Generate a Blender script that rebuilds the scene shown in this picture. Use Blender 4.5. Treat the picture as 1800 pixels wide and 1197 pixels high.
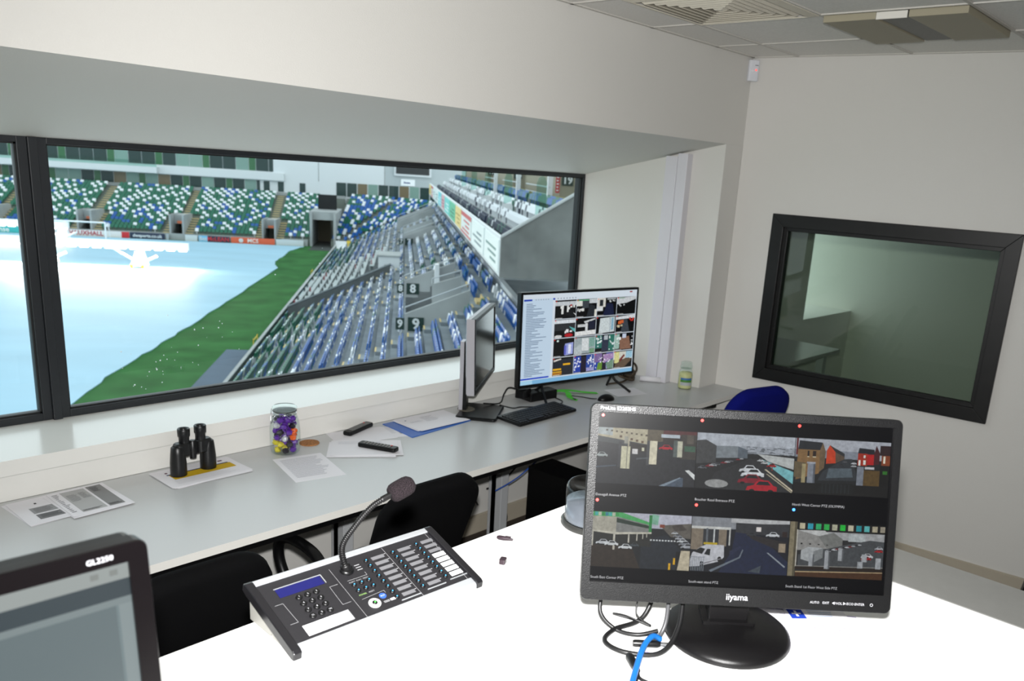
import bpy, bmesh, math, random
from mathutils import Vector, Matrix
import numpy as np

# ---------------------------------------------------------------- clear
for o in list(bpy.data.objects):
    bpy.data.objects.remove(o, do_unlink=True)
scene = bpy.context.scene
COL = scene.collection
R = random.Random(7)

# ---------------------------------------------------------------- camera
CAM = Vector((-4.532, -2.6053, 2.0224))
YAW, PITCH, ROLL = -0.857, -0.2629, 0.0667
fw = Vector((-math.sin(YAW)*math.cos(PITCH), math.cos(YAW)*math.cos(PITCH), math.sin(PITCH)))
rt0 = Vector((math.cos(YAW), math.sin(YAW), 0.0))
up0 = rt0.cross(fw)
rt = math.cos(ROLL)*rt0 + math.sin(ROLL)*up0
up = -math.sin(ROLL)*rt0 + math.cos(ROLL)*up0
cam_data = bpy.data.cameras.new('camera')
cam_data.sensor_width = 36.0
cam_data.lens = 1460.28/1800*36.0
cam_data.shift_x = -78.54/1800
cam_data.shift_y = 99.07/1800
cam_data.clip_start = 0.05
cam_data.clip_end = 600
cam_data.dof.use_dof = True
cam_data.dof.focus_distance = 2.0
cam_data.dof.aperture_fstop = 6.5
cam = bpy.data.objects.new('camera', cam_data)
COL.objects.link(cam)
cam.matrix_world = Matrix((
    (rt.x, up.x, -fw.x, CAM.x), (rt.y, up.y, -fw.y, CAM.y), (rt.z, up.z, -fw.z, CAM.z), (0, 0, 0, 1)))
scene.camera = cam

# ---------------------------------------------------------------- exposure, sky, flash
vs = scene.view_settings
vs.view_transform = 'Standard'
vs.look = 'None'
vs.exposure = 0.0
vs.gamma = 1.0
vs.use_curve_mapping = False
world = bpy.data.worlds.new('overcast_sky')
scene.world = world
world.use_nodes = True
bg = world.node_tree.nodes['Background']
bg.inputs[0].default_value = (0.84, 0.95, 1.0, 1)
bg.inputs[1].default_value = 1.65
# the photographer's flash, just above and beside the lens
fl = bpy.data.lights.new('camera_flash_offscreen', 'SPOT')
fl.energy = 425
fl.spot_size = math.radians(112)
fl.spot_blend = 1.0
fl.shadow_soft_size = 0.025
fl.color = (1.0, 0.995, 0.985)
flo = bpy.data.objects.new('camera_flash_offscreen', fl)
COL.objects.link(flo)
flo.matrix_world = Matrix((
    (rt.x, up.x, -fw.x, 0), (rt.y, up.y, -fw.y, 0), (rt.z, up.z, -fw.z, 0), (0, 0, 0, 1)))
flo.location = CAM + up*0.11 - fw*0.02

# ---------------------------------------------------------------- helpers
def lin(c):
    c = c/255.0
    return c/12.92 if c <= 0.04045 else ((c+0.055)/1.055)**2.4
def rgb(r, g, b): return (lin(r), lin(g), lin(b), 1.0)

MATS = {}
def mat(name, col=(200, 200, 200), rough=0.5, metal=0.0, spec=0.5, noise=0.0, nscale=20.0, bump=0.0, bscale=60.0,
        emit=None, estr=0.0, stretch=None, alpha_attr=None):
    if name in MATS: return MATS[name]
    m = bpy.data.materials.new(name)
    m.use_nodes = True
    nt = m.node_tree
    p = nt.nodes['Principled BSDF']
    base = rgb(*col)
    p.inputs['Base Color'].default_value = base
    p.inputs['Roughness'].default_value = rough
    p.inputs['Metallic'].default_value = metal
    p.inputs['Specular IOR Level'].default_value = spec
    m.diffuse_color = base
    tc = None
    def coords(sc):
        nonlocal tc
        if tc is None: tc = nt.nodes.new('ShaderNodeTexCoord')
        mp = nt.nodes.new('ShaderNodeMapping')
        mp.inputs['Scale'].default_value = tuple(stretch) if stretch else (1, 1, 1)
        nt.links.new(tc.outputs['Object'], mp.inputs['Vector'])
        n = nt.nodes.new('ShaderNodeTexNoise')
        n.inputs['Scale'].default_value = sc
        n.inputs['Detail'].default_value = 4
        nt.links.new(mp.outputs['Vector'], n.inputs['Vector'])
        return n
    if noise > 0:
        n = coords(nscale)
        r = nt.nodes.new('ShaderNodeValToRGB')
        r.color_ramp.elements[0].position = 0.3
        r.color_ramp.elements[1].position = 0.7
        r.color_ramp.elements[0].color = tuple(max(0, v*(1-noise)) for v in base[:3]) + (1,)
        r.color_ramp.elements[1].color = tuple(min(1, v*(1+noise)) for v in base[:3]) + (1,)
        nt.links.new(n.outputs['Fac'], r.inputs['Fac'])
        nt.links.new(r.outputs['Color'], p.inputs['Base Color'])
    if bump > 0:
        n = coords(bscale)
        b = nt.nodes.new('ShaderNodeBump')
        b.inputs['Strength'].default_value = bump
        b.inputs['Distance'].default_value = 0.01
        nt.links.new(n.outputs['Fac'], b.inputs['Height'])
        nt.links.new(b.outputs['Normal'], p.inputs['Normal'])
    if emit:
        p.inputs['Emission Color'].default_value = rgb(*emit)
        p.inputs['Emission Strength'].default_value = estr
    MATS[name] = m
    return m

def attr_mat(name, estr=0.0, rough=0.5, spec=0.5, grain=0.0):
    """base colour (print) or emission (screen) taken from the mesh's own face colours"""
    if name in MATS: return MATS[name]
    m = bpy.data.materials.new(name)
    m.use_nodes = True
    nt = m.node_tree
    p = nt.nodes['Principled BSDF']
    a = nt.nodes.new('ShaderNodeAttribute')
    a.attribute_name = 'Col'
    p.inputs['Roughness'].default_value = rough
    p.inputs['Specular IOR Level'].default_value = spec
    if estr > 0:
        p.inputs['Base Color'].default_value = (0.004, 0.004, 0.004, 1)
        if grain:
            tc = nt.nodes.new('ShaderNodeTexCoord')
            n = nt.nodes.new('ShaderNodeTexNoise')
            n.inputs['Scale'].default_value = grain
            n.inputs['Detail'].default_value = 6
            n.inputs['Roughness'].default_value = 0.7
            nt.links.new(tc.outputs['Object'], n.inputs['Vector'])
            mr = nt.nodes.new('ShaderNodeMapRange')
            mr.inputs['From Min'].default_value = 0.25; mr.inputs['From Max'].default_value = 0.75
            mr.inputs['To Min'].default_value = 0.6; mr.inputs['To Max'].default_value = 1.35
            nt.links.new(n.outputs['Fac'], mr.inputs['Value'])
            vm = nt.nodes.new('ShaderNodeVectorMath'); vm.operation = 'SCALE'
            nt.links.new(a.outputs['Color'], vm.inputs[0])
            nt.links.new(mr.outputs['Result'], vm.inputs['Scale'])
            nt.links.new(vm.outputs['Vector'], p.inputs['Emission Color'])
        else:
            nt.links.new(a.outputs['Color'], p.inputs['Emission Color'])
        p.inputs['Emission Strength'].default_value = estr
    else:
        nt.links.new(a.outputs['Color'], p.inputs['Base Color'])
    MATS[name] = m
    return m

def pane_mat(name, tint=(0.97, 0.99, 0.98), refl=0.06, rough=0.0):
    """clear sheet glass: straight transmission plus a fresnel mirror"""
    if name in MATS: return MATS[name]
    m = bpy.data.materials.new(name)
    m.use_nodes = True
    nt = m.node_tree
    nt.nodes.remove(nt.nodes['Principled BSDF'])
    out = nt.nodes['Material Output']
    tr = nt.nodes.new('ShaderNodeBsdfTransparent')
    tr.inputs[0].default_value = tuple(tint) + (1,)
    gl = nt.nodes.new('ShaderNodeBsdfGlossy')
    gl.inputs['Roughness'].default_value = rough
    fr = nt.nodes.new('ShaderNodeFresnel')
    fr.inputs[0].default_value = 1.0 + refl*8
    mx = nt.nodes.new('ShaderNodeMixShader')
    ge = nt.nodes.new('ShaderNodeNewGeometry')
    fm = nt.nodes.new('ShaderNodeMath'); fm.operation = 'SUBTRACT'; fm.use_clamp = True
    nt.links.new(fr.outputs[0], fm.inputs[0])
    nt.links.new(ge.outputs['Backfacing'], fm.inputs[1])
    nt.links.new(fm.outputs[0], mx.inputs[0])
    nt.links.new(tr.outputs[0], mx.inputs[1])
    nt.links.new(gl.outputs[0], mx.inputs[2])
    nt.links.new(mx.outputs[0], out.inputs[0])
    MATS[name] = m
    return m

I4 = Matrix.Identity(4)
def T(x, y, z): return Matrix.Translation((x, y, z))
def RX(a): return Matrix.Rotation(a, 4, 'X')
def RY(a): return Matrix.Rotation(a, 4, 'Y')
def RZ(a): return Matrix.Rotation(a, 4, 'Z')

class MB:
    """collects polygons for ONE mesh"""
    def __init__(self):
        self.v, self.f, self.m, self.s = [], [], [], []
    def add(self, vs, fs, mi=0, smooth=False, X=None):
        o = len(self.v)
        if X is not None: vs = [tuple(X @ Vector(p)) for p in vs]
        self.v += [tuple(p) for p in vs]
        for f in fs:
            self.f.append(tuple(i+o for i in f)); self.m.append(mi); self.s.append(smooth)
        return self
    def box(self, x0, y0, z0, x1, y1, z1, X=None, mi=0):
        vs = [(x0,y0,z0),(x1,y0,z0),(x1,y1,z0),(x0,y1,z0),(x0,y0,z1),(x1,y0,z1),(x1,y1,z1),(x0,y1,z1)]
        return self.add(vs, [(3,2,1,0),(4,5,6,7),(0,1,5,4),(1,2,6,5),(2,3,7,6),(3,0,4,7)], mi, False, X)
    def cbox(self, sx, sy, sz, X=None, mi=0):
        return self.box(-sx/2,-sy/2,-sz/2,sx/2,sy/2,sz/2, X, mi)
    def prism(self, poly, z0, z1, X=None, mi=0, smooth=False):
        n = len(poly)
        vs = [(x,y,z0) for x,y in poly] + [(x,y,z1) for x,y in poly]
        self.add(vs, [tuple(range(n-1,-1,-1)), tuple(range(n,2*n))], mi, False, X)
        self.add(vs, [(i,(i+1)%n,(i+1)%n+n,i+n) for i in range(n)], mi, smooth, X)
        return self
    def rbox(self, sx, sy, sz, r=0.01, n=4, X=None, mi=0):
        """slab with rounded corners in plan and a small chamfer, extruded along z from 0 to sz"""
        c = min(r*0.3, sz*0.3)
        rings = []
        for inset, z in ((c, 0), (0, c), (0, sz-c), (c, sz)):
            rings.append([(x, y, z) for x, y in rrect(sx-2*inset, sy-2*inset, max(r-inset, 1e-4), n)])
        k = len(rings[0])
        vs = [p for ring in rings for p in ring]
        fs = [tuple(range(k-1,-1,-1)), tuple(range(3*k, 4*k))]
        for a in range(3):
            fs += [(a*k+i, a*k+(i+1)%k, (a+1)*k+(i+1)%k, (a+1)*k+i) for i in range(k)]
        return self.add(vs, fs, mi, False, X)
    def lathe(self, prof, n=24, X=None, mi=0, smooth=True):
        vs, fs = [], []
        for r, z in prof:
            for i in range(n):
                a = 2*math.pi*i/n
                vs.append((r*math.cos(a), r*math.sin(a), z))
        for j in range(len(prof)-1):
            for i in range(n):
                fs.append((j*n+i, j*n+(i+1)%n, (j+1)*n+(i+1)%n, (j+1)*n+i))
        self.add(vs, fs, mi, smooth, X)
        caps = []
        if prof[0][0] > 1e-4: caps.append(tuple(range(n-1,-1,-1)))
        if prof[-1][0] > 1e-4: caps.append(tuple((len(prof)-1)*n+i for i in range(n)))
        if caps: self.add(vs, caps, mi, False, X)
        return self
    def tube(self, pts, r, n=8, X=None, mi=0, closed=False, rs=None):
        P = [Vector(p) for p in pts]
        m = len(P)
        vs = []
        prev = None
        for i in range(m):
            a = P[(i-1) % m] if (closed or i > 0) else P[0]
            b = P[(i+1) % m] if (closed or i < m-1) else P[-1]
            t = (b-a).normalized()
            if prev is None:
                u = t.orthogonal().normalized()
            else:
                u = (prev - t*prev.dot(t)).normalized()
            prev = u
            w = t.cross(u)
            rr = rs[i] if rs else r
            for k in range(n):
                an = 2*math.pi*k/n
                vs.append(P[i] + rr*(math.cos(an)*u + math.sin(an)*w))
        fs = []
        for i in range(m if closed else m-1):
            j = (i+1) % m
            for k in range(n):
                fs.append((i*n+k, i*n+(k+1)%n, j*n+(k+1)%n, j*n+k))
        self.add(vs, fs, mi, True, X)
        if not closed:
            self.add(vs, [tuple(range(n-1,-1,-1)), tuple((m-1)*n+k for k in range(n))], mi, False, X)
        return self
    def sphere(self, r, X=None, mi=0, n=16, m=10, sz=1.0):
        prof = [(max(r*math.sin(math.pi*j/m), 1e-5), -r*math.cos(math.pi*j/m)*sz) for j in range(m+1)]
        return self.lathe(prof, n, X, mi)
    def text(self, body, size, X=None, mi=0, align='LEFT', bold=0.0):
        vs, fs = text_mesh(body, align, bold)
        return self.add([(x*size, y*size, 0) for x, y in vs], fs, mi, False, X)

def rrect(w, h, r, n=4):
    out = []
    for cx, cy, a0 in ((w/2-r, h/2-r, 0), (-w/2+r, h/2-r, 90), (-w/2+r, -h/2+r, 180), (w/2-r, -h/2+r, 270)):
        for i in range(n+1):
            a = math.radians(a0 + 90*i/n)
            out.append((cx + r*math.cos(a), cy + r*math.sin(a)))
    return out

TEXTS = {}
def text_mesh(body, align='LEFT', bold=0.0):
    key = (body, align, bold)
    if key not in TEXTS:
        cu = bpy.data.curves.new('lettering', 'FONT')
        cu.body = body
        cu.align_x = align
        cu.align_y = 'CENTER'
        cu.resolution_u = 2
        cu.offset = bold
        to = bpy.data.objects.new('lettering', cu)
        COL.objects.link(to)
        me = bpy.data.meshes.new_from_object(to.evaluated_get(bpy.context.evaluated_depsgraph_get()))
        TEXTS[key] = ([(v.co.x, v.co.y) for v in me.vertices], [tuple(p.vertices) for p in me.polygons])
        bpy.data.objects.remove(to, do_unlink=True)
        bpy.data.curves.remove(cu)
        bpy.data.meshes.remove(me)
    return TEXTS[key]

def finish(o, parent, X, bevel):
    if parent is not None: o.parent = parent
    if X is not None: o.matrix_local = X
    if bevel:
        b = o.modifiers.new('bevel', 'BEVEL')
        b.width = bevel; b.segments = 2; b.limit_method = 'ANGLE'
    return o

def obj(name, mb, mats, parent=None, X=None, bevel=0.0):
    """link the polygons as ONE mesh object"""
    me = bpy.data.meshes.new(name)
    me.from_pydata(mb.v, [], mb.f)
    for m in (mats if isinstance(mats, (list, tuple)) else [mats]): me.materials.append(m)
    me.polygons.foreach_set('material_index', mb.m)
    me.polygons.foreach_set('use_smooth', mb.s)
    me.update()
    o = bpy.data.objects.new(name, me)
    COL.objects.link(o)
    return finish(o, parent, X, bevel)

def tag(o, label, cat, group=None):
    o['label'] = label
    o['category'] = cat
    if group: o['group'] = group
    return o

def thing(name, label, cat, X=None, group=None):
    o = bpy.data.objects.new(name, None)
    o.empty_display_size = 0.05
    COL.objects.link(o)
    if X is not None: o.matrix_local = X
    return tag(o, label, cat, group)

def struct(name, mb, mats, X=None, parent=None, bevel=0.0):
    o = obj(name, mb, mats, parent, X, bevel)
    if parent is None: o['kind'] = 'structure'
    return o

def dup(root, X, label=None):
    r = root.copy(); COL.objects.link(r); r.matrix_local = X
    if label: r['label'] = label
    for ch in list(root.children):
        c = ch.copy(); COL.objects.link(c); c.parent = r
        for g in ch.children:
            d = g.copy(); COL.objects.link(d); d.parent = c
    return r

def pic(name, shapes, w, h, material, parent, X, layer=2e-5):
    """flat print: coloured polygons in 0..1 (x right, y down) on a w x h face in the local XY plane"""
    vs, fs, cols = [], [], []
    for i, (col, pts) in enumerate(shapes):
        if len(pts) == 4 and not isinstance(pts[0], (tuple, list)):
            a, b, c, d = pts
            pts = [(a, b), (c, b), (c, d), (a, d)]
        o = len(vs)
        ar = sum(pts[k][0]*pts[(k+1) % len(pts)][1] - pts[(k+1) % len(pts)][0]*pts[k][1] for k in range(len(pts)))
        if ar > 0: pts = list(reversed(pts))
        for x, y in pts: vs.append(((x-0.5)*w, (0.5-y)*h, i*layer))
        fs.append(tuple(range(o, o+len(pts)))); cols.append(rgb(*col))
    me = bpy.data.meshes.new(name)
    me.from_pydata(vs, [], fs)
    ca = me.color_attributes.new('Col', 'FLOAT_COLOR', 'CORNER')
    k = 0
    for p, c in zip(me.polygons, cols):
        for _ in p.vertices:
            ca.data[k].color = c; k += 1
    me.materials.append(material)
    o = bpy.data.objects.new(name, me)
    COL.objects.link(o)
    return finish(o, parent, X, 0)

def circ(x, y, rx, ry, n=14): return [(x+rx*math.cos(2*math.pi*i/n), y+ry*math.sin(2*math.pi*i/n)) for i in range(n)]
def spline(pts, k=8, closed=False):
    P = [Vector(p) for p in pts]
    n = len(P); out = []
    for i in range(n if closed else n-1):
        p0 = P[(i-1) % n] if (closed or i > 0) else P[0]
        p1, p2 = P[i], P[(i+1) % n]
        p3 = P[(i+2) % n] if (closed or i < n-2) else P[-1]
        for j in range(k):
            t = j/k
            out.append(0.5*((2*p1)+(p2-p0)*t+(2*p0-5*p1+4*p2-p3)*t*t+(3*p1-p0-3*p2+p3)*t*t*t))
    if not closed: out.append(P[-1])
    return out
# ================================================================ THE ROOM
H = 2.73
X0, Y0 = -0.4071, -0.2711            # a node of the 600 mm ceiling grid
SK = -0.1056                         # the right wall is not quite square to the window wall
XL, YB = X0-6.0, Y0-4.2              # left and back walls
DZ = 0.797                           # window desk height
ZS = 0.953                           # sill
YW = 0.936                           # window plane
XR, XW = -0.188, -0.305              # pier corner, window jamb
def xwall(y): return SK*y

paint = mat('wall_paint', (216, 214, 209), 0.5, spec=0.3, bump=0.08, bscale=180)
paint_r = paint
white_gloss = mat('white_woodwork', (226, 225, 220), 0.18, spec=0.6)
carpet = mat('carpet', (74, 66, 60), 0.95, spec=0.1, noise=0.35, nscale=220, bump=0.4, bscale=300)
tile_m = mat('ceiling_tile', (238, 236, 231), 0.9, spec=0.1, noise=0.04, nscale=90, bump=0.25, bscale=260)
grid_m = mat('ceiling_grid', (206, 203, 196), 0.6)
dark_alu = mat('dark_aluminium', (30, 33, 37), 0.42, metal=0.0, spec=0.5, noise=0.08, nscale=12)
gasket = mat('black_gasket', (10, 11, 12), 0.6)
black_wood = mat('black_stained_wood', (17, 17, 17), 0.42, spec=0.4, noise=0.25, nscale=14, stretch=(1, 8, 1))

# floor (room and the room next door)
struct('floor', MB().box(XL-0.2, YB-0.2, -0.12, 4.2, 1.1, 0.0), carpet)

# window wall: bulkhead with its sloping soffit, piers, splayed reveal, wall under the sill
wf = MB()
def yzprism(mb, poly, x0, x1):
    n = len(poly)
    vs = [(x0, y, z) for y, z in poly] + [(x1, y, z) for y, z in poly]
    mb.add(vs, [tuple(range(n)), tuple(range(2*n-1, n-1, -1))] + [(i, i+n, (i+1) % n+n, (i+1) % n) for i in range(n)])
yzprism(wf, [(0, 2.244), (YW, 2.026), (YW+0.072, 2.026), (YW+0.072, 3.0), (0, 3.0)], XL-0.2, 0.42)
wf.prism([(XR, 0.0015), (0.02, 0.0015), (0.42, 0.02), (0.42, YW+0.072), (XW, YW+0.072), (XW, YW)], 0, 2.4)
wf.prism([(XL-0.2, 0), (XL+0.1, 0), (XL+0.2, YW), (XL+0.2, YW+0.072), (XL-0.2, YW+0.072)], 0, 2.4)
wf.box(XL-0.1, 0.60, 0, 0.2, YW+0.072, 0.895)
struct('wall_front', wf, paint)

# window board with a second, recessed strip of woodwork under its nose
struct('trim_1', MB().box(XL+0.1, 0.536, 0.897, -0.27, YW+0.03, ZS), white_gloss)
struct('trim_2', MB().box(XL+0.1, 0.562, DZ+0.001, -0.255, 0.605, 0.897), white_gloss)
struct('baseboard_front', MB().box(XL+0.1, 0.583, 0.0, -0.26, 0.60, 0.10).box(XL+0.1, 0.588, 0.10, -0.26, 0.60, 0.106), mat('baseboard_paint', (182, 173, 156), 0.4))

# left and back walls, close the room
struct('wall_left', MB().box(XL-0.2, YB, 0, XL, 0, 3.0), paint)
struct('wall_back', MB().box(XL-0.2, YB-0.2, 0, 0.75, YB, 3.0), paint)

# right wall with the opening of the internal window, in its own skewed frame (x along the wall away from the window wall)
WR = Matrix.Translation((0, 0, 0)) @ RZ(math.atan2(-1.0, -SK))
wr = MB()
LW = 4.62
ox0, ox1, oz0, oz1 = 0.30, 1.50, 0.945, 1.822
for (a, b, c, d) in ((0, ox0, 0, 3.0), (ox1, LW, 0, 3.0), (ox0, ox1, 0, oz0), (ox0, ox1, oz1, 3.0)):
    wr.box(a, 0, c, b, 0.14, d)
struct('wall_right', wr, paint_r, X=WR)
struct('baseboard_right', MB().box(0.0, -0.014, 0, LW, 0.0, 0.10).box(0.0, -0.009, 0.10, LW, 0.0, 0.106), mat('baseboard_paint'), X=WR)

# internal window: mitred black frame, stepped inner bead, tinted pane
w2 = thing('window_2', 'black framed internal window in the side wall', 'window', X=WR)
w2['kind'] = 'structure'
del w2['category']
fx0, fx1, fz0, fz1 = 0.2473, 1.554, 0.892, 1.876
fwid = 0.072
def mitre(name, x0, z0, x1, z1, wd, y0, y1, material, parent):
    for pts in ([(x0, z0), (x1, z0), (x1-wd, z0+wd), (x0+wd, z0+wd)], [(x1, z0), (x1, z1), (x1-wd, z1-wd), (x1-wd, z0+wd)],
                [(x1, z1), (x0, z1), (x0+wd, z1-wd), (x1-wd, z1-wd)], [(x0, z1), (x0, z0), (x0+wd, z0+wd), (x0+wd, z1-wd)]):
        mb = MB()
        mb.add([(x, y0, z) for x, z in pts] + [(x, y1, z) for x, z in pts],
               [(0, 1, 2, 3), (7, 6, 5, 4)] + [(i, i+4, (i+1) % 4+4, (i+1) % 4) for i in range(4)])
        obj(name, mb, material, parent, bevel=0.002)
mitre('frame_board', fx0, fz0, fx1, fz1, fwid, -0.028, 0.012, black_wood, w2)
mitre('frame_bead', fx0+fwid-0.012, fz0+fwid-0.012, fx1-fwid+0.012, fz1-fwid+0.012, 0.034, 0.0, 0.03, black_wood, w2)
mitre('frame_lining', ox0+0.001, oz0+0.001, ox1-0.001, oz1-0.001, 0.012, 0.03, 0.135, mat('dark_green_lining', (22, 40, 30), 0.4), w2)
obj('pane', MB().box(ox0+0.01, 0.036, oz0+0.01, ox1-0.01, 0.042, oz1-0.01), pane_mat('tinted_glass', (0.80, 0.86, 0.80), 0.07), w2)

# the room next door
nr = MB()
nr.box(0.6, YB-0.2, 0, 4.2, -2.6, 3.0)
nr.box(3.5, -2.6, 0, 4.2, 1.1, 3.0)
nr.box(0.42, 0.6, 0, 4.2, 1.1, 0.9)
nr.box(0.42, 0.0, 2.15, 4.2, 1.1, 3.0)
nr.box(0.42, 0.6, 0.9, 2.45, 1.1, 2.2)
struct('wall_far', nr, mat('next_room_paint', (226, 226, 220), 0.6))
nd = thing('worktop', 'white worktop seen through the black framed internal window', 'worktop', X=T(0, 0, 0))
obj('top', MB().box(0.46, 0.02, DZ-0.03, 1.95, 0.56, DZ), mat('desk_laminate', (190, 191, 191), 0.28, spec=0.5), nd)
obj('leg', MB().box(0.50, 0.10, 0, 0.56, 0.16, DZ-0.03), mat('grey_steel', (186, 188, 190), 0.35, spec=0.5), nd)
obj('leg', MB().box(1.84, 0.10, 0, 1.90, 0.16, DZ-0.03), mat('grey_steel'), nd)

# ---------------------------------------------------------------- ceiling: lay-in tiles and exposed grid
ceil = struct('ceiling', MB().box(XL-0.2, YB-0.2, 2.80, 4.2, 1.1, 2.95), mat('slab', (120, 118, 112), 0.9))
rows = [(Y0, 0.0)] + [(Y0-0.6*(j+1), Y0-0.6*j) for j in range(7)]
g = 0.0095
shared = None
for rj, (ya, yb) in enumerate(rows):
    j = rj-1
    for k in range(-1, 10):
        xa, xb = X0-0.6*(k+1), X0-0.6*k
        if (k, j) in ((1, 0), (0, 1)): continue
        if k == -1 or rj == 0:
            if k == -1:
                poly = [(X0+g, ya+g), (xwall(ya)-0.002, ya+g), (xwall(yb)-0.002, yb-g), (X0+g, yb-g)]
            else:
                poly = [(xa+g, ya+g), (xb-g, ya+g), (xb-g, yb-0.002), (xa+g, yb-0.002)]
            obj('ceiling_tile', MB().prism(poly, H+0.004, H+0.02), tile_m, ceil)
        else:
            if shared is None:
                shared = obj('ceiling_tile', MB().box(-0.2905, -0.2905, 0.004, 0.2905, 0.2905, 0.02), tile_m, ceil, X=T((xa+xb)/2, (ya+yb)/2, H))
            else:
                c = shared.copy(); COL.objects.link(c); c.parent = ceil
                c.matrix_local = T((xa+xb)/2, (ya+yb)/2, H)
for k in range(0, 10):
    obj('grid_bar', MB().box(X0-0.6*k-0.0075, YB, H-0.001, X0-0.6*k+0.0075, 0, H+0.012), grid_m, ceil)
for j in range(0, 8):
    y = Y0-0.6*j
    obj('grid_bar', MB().box(XL, y-0.0075, H-0.0015, xwall(y)-0.003, y+0.0075, H+0.0125), grid_m, ceil)
obj('edge_angle', MB().box(XL, -0.02, H-0.001, 0.0, 0.0, H+0.01), grid_m, ceil)
e = MB(); e.add([(xwall(0)-0.02, 0, H-0.001), (xwall(YB)-0.02, YB, H-0.001), (xwall(YB), YB, H-0.001), (xwall(0), 0, H-0.001),
                 (xwall(0)-0.02, 0, H+0.01), (xwall(YB)-0.02, YB, H+0.01), (xwall(YB), YB, H+0.01), (xwall(0), 0, H+0.01)],
                [(0, 1, 2, 3), (7, 6, 5, 4), (0, 4, 5, 1), (2, 6, 7, 3)])
obj('edge_angle', e, grid_m, ceil)

# four-way air diffuser: nested square louvres
vent_m = mat('vent_paint', (214, 208, 192), 0.5)
vc = T((X0-0.9), (Y0-0.3), H)
vent = thing('air_diffuser', 'square ceiling air diffuser of nested square louvres', 'air vent', X=vc)
def ring(mb, ro, zo, ri, zi, th=0.004):
    a = [(-ro, -ro), (ro, -ro), (ro, ro), (-ro, ro)]
    b = [(-ri, -ri), (ri, -ri), (ri, ri), (-ri, ri)]
    vs = [(x, y, zo) for x, y in a] + [(x, y, zi) for x, y in b] + [(x, y, zo+th) for x, y in a] + [(x, y, zi+th) for x, y in b]
    fs = []
    for i in range(4):
        j = (i+1) % 4
        fs += [(i, i+4, j+4, j), (i+8, j+8, j+12, i+12), (i, j, j+8, i+8), (i+4, i+12, j+12, j+4)]
    mb.add(vs, fs)
f = MB(); ring(f, 0.297, -0.004, 0.262, -0.012); obj('frame', f, vent_m, vent)
for n in range(7):
    ro = 0.257-n*0.035
    f = MB(); ring(f, ro, 0.012, ro-0.030, -0.014, 0.003); obj('louvre', f, vent_m, vent)
obj('centre_plate', MB().box(-0.012, -0.012, -0.012, 0.012, 0.012, -0.008), vent_m, vent)
obj('duct_box', MB().box(-0.29, -0.29, 0.055, 0.29, 0.29, 0.065), mat('duct_metal', (150, 150, 148), 0.6), vent)

# luminaire: shallow dropped box with two wing panels and a perforated centre
lc = T(X0-0.3, Y0-0.9, H)
lum = thing('ceiling_light', 'unlit square ceiling light with two wing panels and dark centre strip', 'ceiling light', X=lc)
lamp_m = mat('lamp_panel', (160, 153, 132), 0.55)
obj('housing', MB().box(-0.296, -0.296, 0.0, 0.296, 0.296, 0.05), mat('lamp_housing', (70, 66, 56), 0.5), lum)
for sgn in (-1, 1):
    a, b = sorted((sgn*0.066, sgn*0.29))
    obj('wing_panel', MB().box(-0.29, a, -0.028, 0.29, b, 0.0), lamp_m, lum, bevel=0.003)
obj('centre_strip', MB().box(-0.286, -0.058, -0.022, 0.286, 0.058, 0.0), mat('lamp_centre', (84, 84, 78), 0.45, noise=0.2, nscale=200), lum)
obj('end_cap', MB().box(-0.294, -0.062, -0.030, -0.287, 0.062, -0.003), mat('lamp_cap', (225, 222, 214), 0.4), lum)

# ---------------------------------------------------------------- main window
w1 = thing('window_1', 'wide dark framed window over the desk looking onto the stadium', 'window', X=I4)
w1['kind'] = 'structure'
del w1['category']
zt, zb = 2.026, ZS
fd0, fd1 = YW, YW+0.07
def bar(name, x0, z0, x1, z1, y0=fd0, y1=fd1, m=dark_alu): return obj(name, MB().box(x0, y0, z0, x1, y1, z1), m, w1, bevel=0.002)
bar('head_rail', -3.408, zt-0.022, XW-0.02, zt)
bar('head_rail', XL+0.2, zt-0.022, -3.506, zt)
bar('sill_rail', -3.408, zb, XW-0.02, zb+0.03)
bar('sill_rail', XL+0.2, zb, -3.506, zb+0.03)
bar('jamb', XW-0.02, zb, XW+0.004, zt)
bar('jamb', XL+0.2, zb, XL+0.24, zt)
bar('stile', -3.440, zb, -3.408, zt)
bar('stile', -3.506, zb, -3.472, zt)
bar('mullion', -3.472, zb-0.002, -3.440, zt, YW-0.012, fd1)
for (xa, xb) in ((-3.408, XW-0.02), (XL+0.24, -3.506)):
    gk = MB()
    t_ = 0.006
    gk.box(xa, fd0+0.012, zb+0.03, xb, fd0+0.03, zb+0.03+t_).box(xa, fd0+0.012, zt-0.022-t_, xb, fd0+0.03, zt-0.022)
    gk.box(xa, fd0+0.012, zb+0.03, xa+t_, fd0+0.03, zt-0.022).box(xb-t_, fd0+0.012, zb+0.03, xb, fd0+0.03, zt-0.022)
    obj('gasket', gk, gasket, w1)
    obj('pane', MB().box(xa, fd0+0.034, zb+0.028, xb, fd0+0.040, zt-0.02), pane_mat('window_glass', (0.97, 0.99, 0.985), 0.055), w1)
# rain drops on the outside of the large pane
dr = MB()
for (cx, cz, n) in ((-3.05, 1.06, 16), (-3.0, 1.16, 12), (-2.75, 1.23, 8), (-2.9, 1.3, 8), (-2.2, 1.5, 10)):
    for _ in range(n):
        x, z = cx+R.gauss(0, 0.10), cz+R.gauss(0, 0.05)
        if zb+0.04 < z < zt-0.04 and x > -3.4:
            dr.sphere(R.uniform(0.0012, 0.0034), X=T(x, fd0+0.0415, z) @ Matrix.Diagonal((1, 0.5, 1, 1)), n=8, m=5)
d_ = obj('rain_drops', dr, mat('water_drop', (235, 240, 245), 0.05, spec=1.0), w1)
d_['kind'] = 'stuff'

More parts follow.
